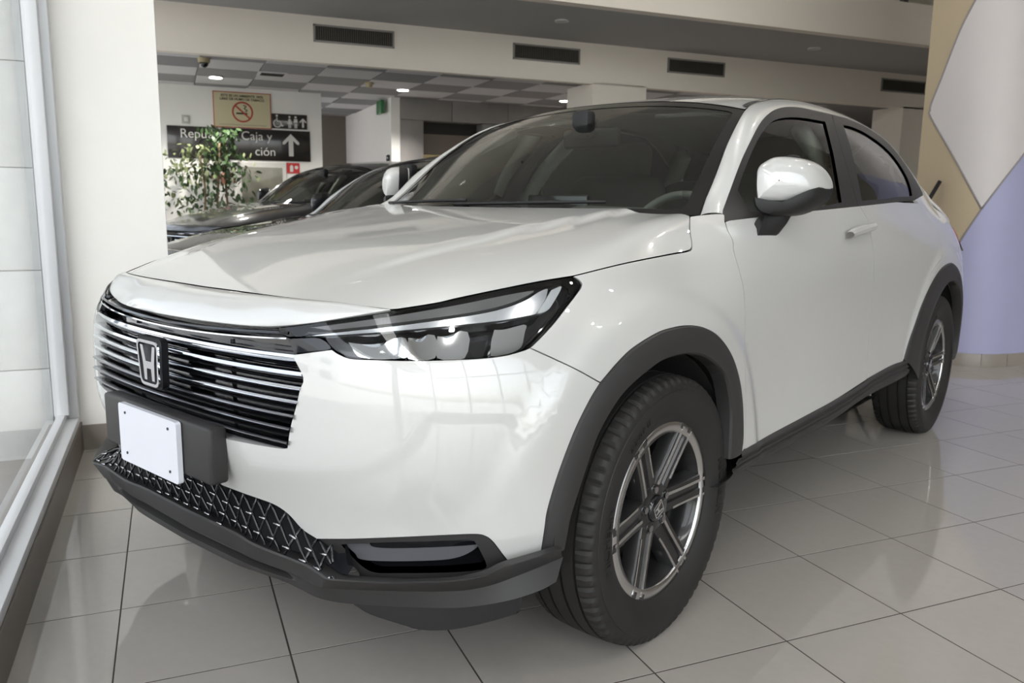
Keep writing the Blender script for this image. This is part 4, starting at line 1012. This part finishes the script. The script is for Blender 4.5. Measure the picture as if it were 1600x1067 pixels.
w3 = struct(wallbox('window_3', -1.3, 6.2, -7.14, -7.04, 0, .10, ALU), 'entrance glazing in aluminium frames behind the camera')
for x in np.arange(-1.2, 6.3, 1.84): wallbox('window_frame', x-.05, x+.05, -7.14, -7.04, .1, 5.1, ALU, w3)
wallbox('window_frame', -1.2, 6.15, -7.14, -7.04, 2.5, 2.6, ALU, w3)
mk('window_pane', [(-1.2, -7.09, .1), (6.15, -7.09, .1), (6.15, -7.09, 5.1), (-1.2, -7.09, 5.1)], [(0, 1, 2, 3)], GLZ, w3)
struct(wallbox('wall_right', 11.0, 11.2, -7.0, 13, 0, 5.6, mat('right_wall_warm', (.40, .36, .31), .8)), 'far side wall of the showroom')
# air grilles on the header
VF = mat('vent_frame', (.30, .28, .26), .5, .2); VD = mat('vent_dark', (.02, .018, .015), .6); VS = mat('vent_slat', (.10, .09, .075), .5)
for k, x0 in enumerate((.625, 2.655, 4.535, 7.73)):
    w_, h_ = .775, .160; z0 = 2.566
    v = empty('air_vent', (x0+w_/2, HY, z0), 0, ['dark louvred air grille on the header beam above the restroom sign', 'dark louvred air grille on the header beam between restroom sign and pier', 'dark louvred air grille on the header beam past the white pier', 'dark louvred air grille on the header beam next to the painted column'][k], 'vent', 'air grilles along the header beam')
    boxes('vent_frame', [((0, -.008, .008), (w_, .016, .016)), ((0, -.008, h_-.008), (w_, .016, .016)), ((-w_/2+.008, -.008, h_/2), (.016, .016, h_)), ((w_/2-.008, -.008, h_/2), (.016, .016, h_))], VF, v)
    box('vent_backing', (0, -.002, h_/2), (w_-.02, .004, h_-.02), VD, v)
    for i in range(36): box('vent_slat', (-w_/2+.025+i*(w_-.05)/35, -.007, h_/2), (.006, .008, h_-.03), VS, v)
# soffit spots
def spot(x, y, z, name, label, group, on=True, r=.06, pw=12, col=(1, .95, .86), es=18):
    e_ = empty(name, (x, y, z), 0, label, 'light', group)
    V_, F_ = [], []
    bm = bmesh.new(); bmesh.ops.create_cone(bm, cap_ends=True, segments=24, radius1=r*1.25, radius2=r*1.15, depth=.012); bmesh.ops.translate(bm, vec=(0, 0, -.006), verts=bm.verts)
    from_bm('trim_ring', bm, mat('lamp_trim', (.75, .74, .72), .4), e_)
    bm = bmesh.new(); bmesh.ops.create_cone(bm, cap_ends=True, segments=24, radius1=r, radius2=r, depth=.004); bmesh.ops.translate(bm, vec=(0, 0, -.0145), verts=bm.verts)
    from_bm('lamp_disc', bm, mat('lamp_glow', (1, 1, 1), .5, emit=col, estr=es) if on else mat('lamp_off', (.5, .5, .48), .3, .4), e_)
    if on and pw:
        ld = bpy.data.lights.new('downlight', 'SPOT'); ld.energy = pw; ld.spot_size = math.radians(130); ld.spot_blend = .6; ld.color = col; ld.shadow_soft_size = r
        lo_ = bpy.data.objects.new('lamp_light', ld); COL.objects.link(lo_); lo_.parent = e_; lo_.location = (0, 0, -.03)
for k, x in enumerate((2.80, 5.846)): spot(x, 4.855, HZ1, 'soffit_spotlight', ['small unlit round spotlight in the soffit before the second air grille', 'small unlit round spotlight in the soffit past the white pier'][k], 'soffit spotlights', False, .055)
# back hall: suspended ceiling of square panels
CL = mat('ceiling_panel_light', (.62, .61, .62), .8, objvar=.06); CDk = mat('ceiling_panel_dark', (.30, .295, .30), .85, objvar=.10)
bc = struct(mk('ceiling_back', [(-1.2, HY+.1, 2.462), (11, HY+.1, 2.462), (11, 13, 2.462), (-1.2, 13, 2.462)], [(0, 1, 2, 3)], mat('ceiling_grid', (.35, .34, .34), .7)), 'suspended ceiling grid of the back hall')
bm = bmesh.new(); bm_box(bm, (0, 0, 0), (.592, .592, .012), .002, 1); t0 = from_bm('ceiling_panel', bm, CL); pm = t0.data; bpy.data.objects.remove(t0); pm2 = pm.copy(); pm2.materials.clear(); pm2.materials.append(CDk)
for i in range(-2, 13):
    for j in range(8):
        x, y = -.35+i*.61+.305, 5.815+j*.61+.305
        if x > 7.5: continue
        o = link(bpy.data.objects.new('ceiling_panel', pm if (i+j) % 2 else pm2), bc); o.location = (x, y, 2.455)
for k, x in enumerate((-.15, 2.0, 4.2, 6.3)): spot(x, 7.6, 2.447, 'ceiling_downlight', ['lit round downlight in front of the no smoking sign', 'lit round downlight in front of the corridor', 'lit round downlight beside the white pier', 'lit round downlight behind the opening past the pier'][k], 'back hall downlights', True, .065, 150, (1, .96, .90), 30)
# smaller ceiling fittings
cam_o = empty('security_camera', (-.32, 6.38, 2.449), 0, 'beige dome security camera under the panelled ceiling', 'camera')
cyl('camera_base', (0, 0, 0), (0, 0, -.045), .06, mat('beige_plastic', (.50, .42, .26), .5), cam_o, 24, .055)
bm = bmesh.new(); bmesh.ops.create_uvsphere(bm, u_segments=20, v_segments=10, radius=.042); bmesh.ops.translate(bm, vec=(0, 0, -.05), verts=bm.verts); from_bm('camera_dome', bm, GLOSSB, cam_o, True)
av = empty('ceiling_air_vent', (.40, 7.07, 2.447), 0, 'small rectangular air vent in the panelled ceiling', 'vent')
box('vent_plate', (0, 0, -.006), (.30, .30, .012), CL, av); boxes('vent_louvre', [((0, -.08+.04*i, -.014), (.24, .018, .006)) for i in range(5)], VD, av)
sm = empty('smoke_detector', (1.504, 7.24, 2.449), 0, 'beige round smoke detector on the ceiling', 'detector')
cyl('detector_base', (0, 0, 0), (0, 0, -.02), .055, MT['beige_plastic'], sm); cyl('detector_head', (0, 0, -.02), (0, 0, -.055), .042, MT['beige_plastic'], sm, 24, .03)
# back wall with the opening, corridor, stone wall and lift
BY = 8.5
struct(wallbox('wall_back', -1.3, 1.165, BY, BY+.15, 0, 2.47, WALLW), 'white wall with signs at the back of the hall')
struct(wallbox('wall_corridor_end', 1.0, 3.2, 11.4, 11.5, 0, 2.47, mat('corridor_brown', (.20, .175, .145), .7)), 'dark brown wall at the end of the corridor')
wb_ = struct(wallbox('trim_2', 1.1, 2.9, 11.36, 11.4, 1.28, 1.34, mat('dark_wood', (.06, .045, .035), .5)), 'dark rail on the corridor wall')
struct(wallbox('wall_corridor', 2.06, 2.18, 8.42, 11.4, 0, 2.47, WALLW), 'white side wall of the corridor')
sw_ = struct(wallbox('wall_stone', 2.18, 7.6, 8.66, 8.74, 0, 2.47, mat('stone_joint', (.10, .095, .09), .8)), 'grey stone slab wall beside the lift')
for i, (a, b) in enumerate(((2.18, 2.50), (3.34, 3.72), (3.72, 4.6), (4.6, 5.5), (5.5, 6.4), (6.4, 7.5))):
    for z0, z1 in ((0, 1.1), (1.1, 2.17)): wallbox('stone_slab', a+.003, b-.003, 8.40, 8.665, z0+.003, z1-.003, STONE, sw_, .003)
for a, b in ((2.18, 2.9), (2.9, 3.72), (3.72, 4.6), (4.6, 5.5), (5.5, 6.4), (6.4, 7.5)): wallbox('stone_slab', a+.003, b-.003, 8.40, 8.665, 2.173, 2.447, STONE, sw_, .003)
lift = empty('lift_door', (2.92, 8.635, 0), 0, 'lift door panels of brass colour set in the grey stone wall', 'lift')
BRS = mat('lift_brass', (.42, .33, .17), .35, .7); box('lift_panel', (-.21, 0, .87), (.405, .03, 1.74), BRS, lift); box('lift_panel', (.21, 0, .87), (.405, .03, 1.74), BRS, lift)
box('lift_transom', (0, 0, 1.88), (.83, .04, .27), mat('lift_transom', (.16, .13, .105), .5), lift); box('lift_recess', (0, .01, 2.09), (.83, .02, .15), VD, lift)
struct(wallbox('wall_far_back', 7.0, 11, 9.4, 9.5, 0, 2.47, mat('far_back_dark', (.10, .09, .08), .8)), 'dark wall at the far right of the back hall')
tag(box('call_button_plate', (2.02, 8.45, 1.66), (.05, .02, .10), GLOSSB, None, .004), 'small dark switch plate on the white corridor corner', 'switch')
tag(box('hanging_exit_sign', (1.985, 8.70, 2.34), (.05, .26, .17), mat('exit_green', (.03, .16, .05), .4), None, .004), 'green hanging sign above the corridor', 'sign')
for x in (.2, 2.6, 5.0, 7.4):
    for y in (-3.4, 1.4): spot(x, y, 5.598, 'ceiling_spotlight', 'lit round spotlight in the high showroom ceiling', 'high ceiling spotlights', True, .085, 90, (1, .95, .88), 25)

# ---- painted column with rounded corner (mesh in the car's frame, turned like it)
cp = [(4.36, 2.06), (4.36, 2.02), (4.36, 1.95), (4.36, 1.86), (4.367, 1.74), (4.392, 1.64), (4.44, 1.56), (4.52, 1.50), (4.62, 1.467), (4.75, 1.453), (4.95, 1.447), (5.4, 1.445), (6.2, 1.445), (7.2, 1.445)]
cpl = dens(cp, 6); cs = np.r_[0, np.cumsum(np.linalg.norm(np.diff(cpl, axis=0), axis=1))]; cs -= np.interp(2.0, cpl[::-1, 1], cs[::-1]) if False else cs[12]
cz = np.array([0, .5, 1., 1.5, 2., 3., 4.3, 5.6])
cn = np.array([[C2W.T @ np.array([x, y, z]) for z in cz] for x, y in cpl])
CS = Surf(cn, cs, cz, (0, -1, 0))
_n = CS.nrm(np.array([1.5]), np.array([1.]))[0]
if _n @ (CAMC-CS.ev(1.5, 1.)[0]) < 0: CS.sg *= -1
colm = struct(loft('wall_column', [r-CS.nrm(cs, np.full(len(cs), z))*.02 for r, z in ((np.array(cn[:, k]), cz[k]) for k in range(len(cz)))], WALLW, None), 'broad rounded column painted beige, white and lavender')
colm.rotation_euler = (0, 0, THETA)
CBE = mat('column_beige', (.46, .37, .25), .6, var=.04); CWH = mat('column_white', (.60, .56, .545), .55, var=.02); CLV = mat('column_lavender', (.37, .37, .54), .55, var=.03); CLN = mat('column_line', (.25, .23, .23), .5)
CP = lambda pts, k=5: CS.inv(dens(pts, k))
wbl = CP([(1560, -72), (1524, 0), (1500, 48), (1470, 125), (1456, 160), (1453.5, 172), (1455, 184), (1490, 245), (1533.5, 326.5)])
bl = CP([(1533.5, 326.5), (1515, 354), (1496, 382.7), (1475, 415)]); wl = CP([(1533.5, 326.5), (1566, 284), (1600, 240), (1640, 188)])
sL, sR = cs[0]+.01, cs[-1]-.01
bl = np.vstack([bl, [(sL, bl[-1][1]-.35)]]); wl = np.vstack([wl, [(sR, wl[-1][1]+1.1)]]); wbl = np.vstack([[(wbl[0][0]+.35, 5.55)], wbl])
panel('painted_field', CS, np.vstack([wbl, bl[1:], [(sL, 5.55)]]), CBE, colm, gap=0, flange=0, res=.055, bsp=.03)
panel('painted_field', CS, np.vstack([wbl, wl[1:], [(sR, 5.55)]]), CWH, colm, gap=0, flange=0, res=.055, bsp=.03)
panel('painted_field', CS, np.vstack([bl[::-1], wl[1:], [(sR, .08)], [(sL, .08)]]), CLV, colm, gap=0, flange=0, res=.055, bsp=.03)
for c in (wbl, bl, wl): tube('joint_line', CS.ev(c[:, 0], c[:, 1], np.full(len(c), .0005)), .0065, CLN, colm, 6)
a = sL
while a < sR-.2:
    uu = np.linspace(a+.0015, a+.1985, 6); rows = []
    for o_, z in ((.0, 0.), (.012, 0), (.012, .088), (.010, .091), (.0, .091)): rows.append(CS.ev(uu, np.full(6, z), np.full(6, o_)))
    loft('skirting_tile', rows, SKIRT, colm); a += .2

colb = wallbox('column_core', 4.372, 7.2, 1.85, 2.06, 0, 5.6, WALLW); colb.parent = colm; colb.matrix_parent_inverse = Matrix.Rotation(-THETA, 4, 'Z')
# ---- a black rod leaning on the column
rod = tag(tube('leaning_rod', [(3.75, 2.09, .012), (4.04, 1.955, .65), (4.325, 1.822, 1.289)], .014, BLACKP, None, 10), 'slim black rod leaning against the beige side of the painted column', 'rod')

# ---- signs on the back wall
SGN = mat('sign_dark_brown', (.028, .024, .022), .18, coat=.5); SWH = mat('sign_white_letter', (.72, .70, .66), .6); CRM = mat('sign_cream', (.62, .56, .36), .5); RED = mat('sign_red', (.42, .05, .03), .5); BLK = mat('sign_black', (.02, .02, .02), .6)
FR = Matrix(((1, 0, 0, 0), (0, 0, -1, 0), (0, 1, 0, 0), (0, 0, 0, 1)))   # text plane facing the camera
def at_wall(x, z, y=8.485): return Matrix.Translation((x, y, z)) @ FR
sg = empty('direction_sign', (.165, 8.5, 1.776), 0, 'dark direction sign with white lettering and arrow on the back wall', 'sign')
box('sign_board', (0, -.008, 0), (1.696, .016, .380), SGN, sg, .003)
def stext(name, t, size, x, z, mt_, par, y=-.018, al='LEFT', b=0.): return text(name, t, size, mt_, Matrix.Translation((x, y, z)) @ FR, par, .001, al, None, b)
stext('sign_text', 'Repuestos, Caja y', .150, -.705, .055, SWH, sg)
stext('sign_text', 'ción', .150, .160, -.13, SWH, sg)
arrow = lambda s: [(-.028*s, -.13*s), (.028*s, -.13*s), (.028*s, .06*s), (.075*s, .012*s), (.1*s, .012*s), (.1*s, .04*s), (0, .14*s), (-.1*s, .04*s), (-.1*s, .012*s), (-.075*s, .012*s), (-.028*s, .06*s)]
prism('sign_arrow', arrow(1.02), .002, SWH, sg, Matrix.Translation((.605, -.017, .005)) @ FR)
ns = empty('no_smoking_sign', (.198, 8.5, 2.186), 0, 'cream no smoking sign with red ring above the direction sign', 'sign')
box('sign_border', (0, -.006, 0), (.684, .012, .43), RED, ns); box('sign_board', (0, -.008, 0), (.664, .012, .41), CRM, ns)
stext('sign_text', 'ESTE ES UN AMBIENTE 100%', .040, 0, .155, BLK, ns, -.0155, 'CENTER', .0008); stext('sign_text', 'LIBRE DE HUMO DE TABACO', .040, 0, .115, BLK, ns, -.0155, 'CENTER', .0008)
A_ = np.linspace(0, 2*PI, 41)[:-1]
frame_mesh('prohibition_ring', [(.125*math.cos(a), .125*math.sin(a)) for a in A_], [(.105*math.cos(a), .105*math.sin(a)) for a in A_], .002, Matrix.Translation((0, -.0145, -.022)) @ FR, RED, ns)
box('prohibition_bar', (0, -.0160, -.022), (.225, .002, .02), RED, ns, rot=Matrix.Rotation(math.radians(42), 3, 'Y'))
box('cigarette', (-.01, -.0150, -.040), (.13, .002, .02), BLK, ns)
tube('smoke_curl', [(x, -.0152, z) for x, z in dens([(.03, -.02), (.055, .0), (.02, .02), (.045, .045), (.01, .06)], 6)], .005, BLK, ns, 5)
box('sign_footer_line', (0, -.0148, -.178), (.56, .001, .006), mat('footer_grey', (.30, .26, .18), .6), ns)
ac = empty('restroom_sign', (.762, 8.5, 2.077), 0, 'small dark restroom sign with white wheelchair and figure symbols', 'sign')
box('sign_board', (0, -.007, 0), (.437, .014, .182), SGN, ac, .002)
def disc(name, x, z, r, par, mt_=SWH, y=-.0155): return prism(name, [(r*math.cos(a), r*math.sin(a)) for a in A_[::2]], .002, mt_, par, Matrix.Translation((x, y, z)) @ FR)
disc('symbol_head', -.155, .066, .014, ac)
tube('symbol_wheelchair', [(x, -.016, z) for x, z in dens([(-.155, .045), (-.152, .0), (-.115, -.005), (-.095, -.055), (-.078, -.05)], 4)], .008, SWH, ac, 5)
tube('symbol_wheel', [(-.15+.045*math.cos(a), -.016, -.028+.045*math.sin(a)) for a in np.linspace(1.9, 6.0, 20)], .007, SWH, ac, 5)
for x, pg in ((.0, [(-.028, -.03), (-.012, .035), (.012, .035), (.028, -.03)]), (.075, [(-.022, .035), (.022, .035), (.022, -.01), (-.022, -.01)])):
    disc('symbol_head', x, .056, .014, ac); prism('symbol_body', pg[::-1] if area2(np.array(pg)) < 0 else pg, .002, SWH, ac, Matrix.Translation((x, -.0145, 0)) @ FR)
    boxes('symbol_legs', [((x-.009, -.0155, -.05), (.013, .002, .06)), ((x+.009, -.0155, -.05), (.013, .002, .06))], SWH, ac)
prism('symbol_arrow', arrow(.42), .002, SWH, ac, Matrix.Translation((.165, -.0145, -.012)) @ FR)
sp_ = empty('thermostat_plate', (-.464, 8.5, 2.045), 0, 'small square thermostat on the white wall above the direction sign', 'switch')
box('plate', (0, -.008, 0), (.09, .016, .10), mat('plate_grey', (.45, .46, .42), .5), sp_, .003); box('dial', (.004, -.018, .0), (.045, .006, .05), SWH, sp_, .002)
fs = empty('fire_sign', (.79, 8.5, 1.50), 0, 'small red fire equipment sign with white symbol on the back wall', 'sign')
box('sign_board', (0, -.005, 0), (.16, .01, .13), mat('fire_red', (.55, .03, .03), .4), fs); prism('sign_symbol', [(-.02, -.045), (.02, -.045), (.02, .02), (0, .045), (-.02, .02)], .002, SWH, fs, Matrix.Translation((-.02, -.0105, 0)) @ FR); disc('sign_symbol', .04, .01, .022, fs, SWH, -.0105)
wn_ = struct(wallbox('window_4', .10, .70, 8.48, 8.5, .95, 1.56, mat('white_frame', (.72, .70, .66), .5)), 'white framed inner window under the direction sign')
wallbox('window_pane', .15, .65, 8.472, 8.482, 1.0, 1.50, mat('window_dim_glass', (.22, .215, .17), .08, coat=.5, var=.3, vscale=9), wn_)

# ---- potted tree in front of the back wall
LF1 = mat('ficus_leaf', (.045, .085, .03), .4, var=.35, vscale=5); LF2 = mat('ficus_leaf_pale', (.22, .26, .12), .45, var=.3, vscale=5); BARK = mat('bark', (.22, .15, .09), .8); LFP = mat('dry_leaf_pink', (.50, .22, .16), .6)
ft = empty('potted_ficus', (-.28, 8.0, 0), 0, 'leafy potted ficus tree with bare stems in front of the signs', 'plant')
PV, PF = lathe([(0, .0), (0, .13), (.03, .14), (.34, .18), (.36, .19), (.36, .165), (.32, .16), (.32, .0)], 28)
mk('pot', [(x, z, y) for x, y, z in PV], [f[::-1] for f in PF], mat('clay_pot', (.30, .13, .08), .7), ft)
stems = [[(0, 0, .3), (-.04, 0, .8), (-.02, .02, 1.2), (-.06, 0, 1.6)], [(.08, 0, .3), (.10, .02, .9), (.13, 0, 1.3), (.16, -.02, 1.75)], [(.16, .02, .3), (.22, 0, .9), (.21, 0, 1.35), (.22, .02, 1.8)]]
for c in stems: tube('stem', dens(c, 5), .014, BARK, ft, 6)
def leaves(name, n, cx, sx, z0, z1, mt_, ln=.075, seed=1):
    r = np.random.default_rng(seed); V_, F_ = [], []
    for _ in range(n):
        c = np.array([r.normal(cx, sx*.5), r.normal(0, .14), r.uniform(z0, z1)]); yaw, pt, rl = r.uniform(0, 6.28), r.normal(-.7, .5), r.normal(0, .5)
        d = np.array([math.cos(yaw)*math.cos(pt), math.sin(yaw)*math.cos(pt), math.sin(pt)]); w = np.cross(d, [0, 0, 1]); w /= np.linalg.norm(w); u_ = np.cross(w, d); w = w*math.cos(rl)+u_*math.sin(rl)
        l_ = ln*r.uniform(.7, 1.25); o_ = len(V_)
        for t, ww in ((0, .02), (.3, .22), (.6, .24), (1, 0.01)):
            V_ += [c+d*l_*t+w*l_*ww+u_*(-.12*l_*t*t), c+d*l_*t-w*l_*ww+u_*(-.12*l_*t*t), ]
        for k in range(3): F_.append((o_+2*k, o_+2*k+1, o_+2*k+3, o_+2*k+2))
    return tag(mk(name, V_, F_, mt_, ft), None, None, None, 'stuff')
leaves('foliage', 230, .17, .20, 1.45, 1.93, LF1, .085, 1); leaves('foliage', 170, -.05, .42, 1.35, 1.72, LF2, .075, 2); leaves('foliage', 210, -.10, .5, .95, 1.45, LF1, .08, 3); leaves('foliage', 120, .25, .3, .95, 1.5, LF1, .08, 4); leaves('foliage', 40, .20, .12, 1.30, 1.42, LFP, .07, 5); leaves('foliage', 90, -.3, .25, .9, 1.6, LF2, .07, 6)

# ---- two more cars behind
def copy_tree(o, parent, paint, skip=()):
    if o.name.split('.')[0] in skip: return None
    c = o.copy(); COL.objects.link(c); c.parent = parent
    if c.type == 'MESH' and c.data.materials and c.data.materials[0] == PAINT:
        c.material_slots[0].link = 'OBJECT'; c.material_slots[0].material = paint
    for ch in list(o.children): copy_tree(ch, c, paint, skip)
    return c
def another(name, dx, dy, paint, label, sz=1.0, sx=1.0):
    c = copy_tree(CAR, None, paint, ('licence_plate', 'plate_bracket')); c.name = name; c['label'] = label
    w = C2W @ np.array([dx, dy, 0]); c.location = w; c.scale = (sx, 1, sz); return c
c2 = another('sedan_car', 1.50, 2.70, DPAINT2, 'graphite car with dark windshield parked between the white car and the dark car', 1.0, 1.15)
c3 = another('dark_car', 2.67, 5.15, DPAINT, 'black car nosed up to the white pillar beside the potted ficus', .985)
SILV = mat('silver_paint', (.80, .81, .82), .35, 0., .8); low = {}
for o in c2.children_recursive:                                        # lower bonnet line and a longer screen than the crossover
    par = o
    while par is not c2 and par.name.split('.')[0] not in ('tyre', 'wheel_rim', 'brake_disc'): par = par.parent
    if o.type != 'MESH' or par is not c2: continue
    if o.data.name not in low:
        me = o.data.copy(); co = np.empty(len(me.vertices)*3); me.vertices.foreach_get('co', co); co = co.reshape(-1, 3); z = co[:, 2]
        co[:, 2] = np.where(z < 1.05, z*.9, .945+(z-1.05)*1.1); me.vertices.foreach_set('co', co.ravel()); me.update(); low[o.data.name] = me
    slot = [(x.link, x.material) for x in o.material_slots]; o.data = low[o.data.name]
    for x, (l_, m_) in zip(o.material_slots, slot):
        if l_ == 'OBJECT': x.link = 'OBJECT'; x.material = m_
    if o.name.startswith('roof_rail_pillar'): o.material_slots[0].link = 'OBJECT'; o.material_slots[0].material = SILV
stk = panel('windshield_sticker', WS, rcorner(.045, .10, .14, .005) + [.10, 0], mat('sticker_blue', (.10, .30, .45), .5), c2, off=.004, flange=0, gap=0, res=.02, bsp=.01)
for v in stk.data.vertices: v.co.z = v.co.z*.9 if v.co.z < 1.05 else .945+(v.co.z-1.05)*1.1

# ---- outdoors
PAV = mat('pavement', (.42, .415, .405), .7, var=.15, vscale=3)
struct(mk('ground', [(-60, -60, -.03), (60, -60, -.03), (60, 60, -.03), (-60, 60, -.03)], [(0, 1, 2, 3)], PAV), 'grey pavement outside the shop windows')
bm = bmesh.new(); bm_box(bm, (0, 0, 0), (.592, .592, .02), .003, 1); t0 = from_bm('paver', bm, mat('paver_grey', (.27, .265, .26), .65, var=.1, objvar=.06)); pvm = t0.data; bpy.data.objects.remove(t0)
gr_ = [o for o in bpy.data.objects if o.name == 'ground'][0]
for i in range(6):
    for j in range(-6, 6):
        o = link(bpy.data.objects.new('paver', pvm), gr_); o.location = (-1.55-i*.6, -.2+j*.6, -.029)
bl_ = empty('street_building', (-13, 8, -.03), 0, 'pale building across the street outside the shop window', 'building')
box('wall', (0, 0, 3.5), (4, 30, 7), mat('facade_pale', (.58, .58, .60), .8, var=.06), bl_)
for j in range(-5, 6):
    for k in range(2): box('window', (2.01, j*2.6, 1.8+k*3), (.06, 1.3, 1.4), mat('facade_window', (.05, .06, .08), .1), bl_)

struct(wallbox('ceiling_added_canopy', -2.5, -1.33, -7.2, 9.0, 3.3, 3.5, mat('added_canopy_concrete', (.45, .45, .44), .8)), 'unseen concrete canopy added to hold back sky light at the shop window')  # out-of-view slab, added and sized to cut sky light through the side window
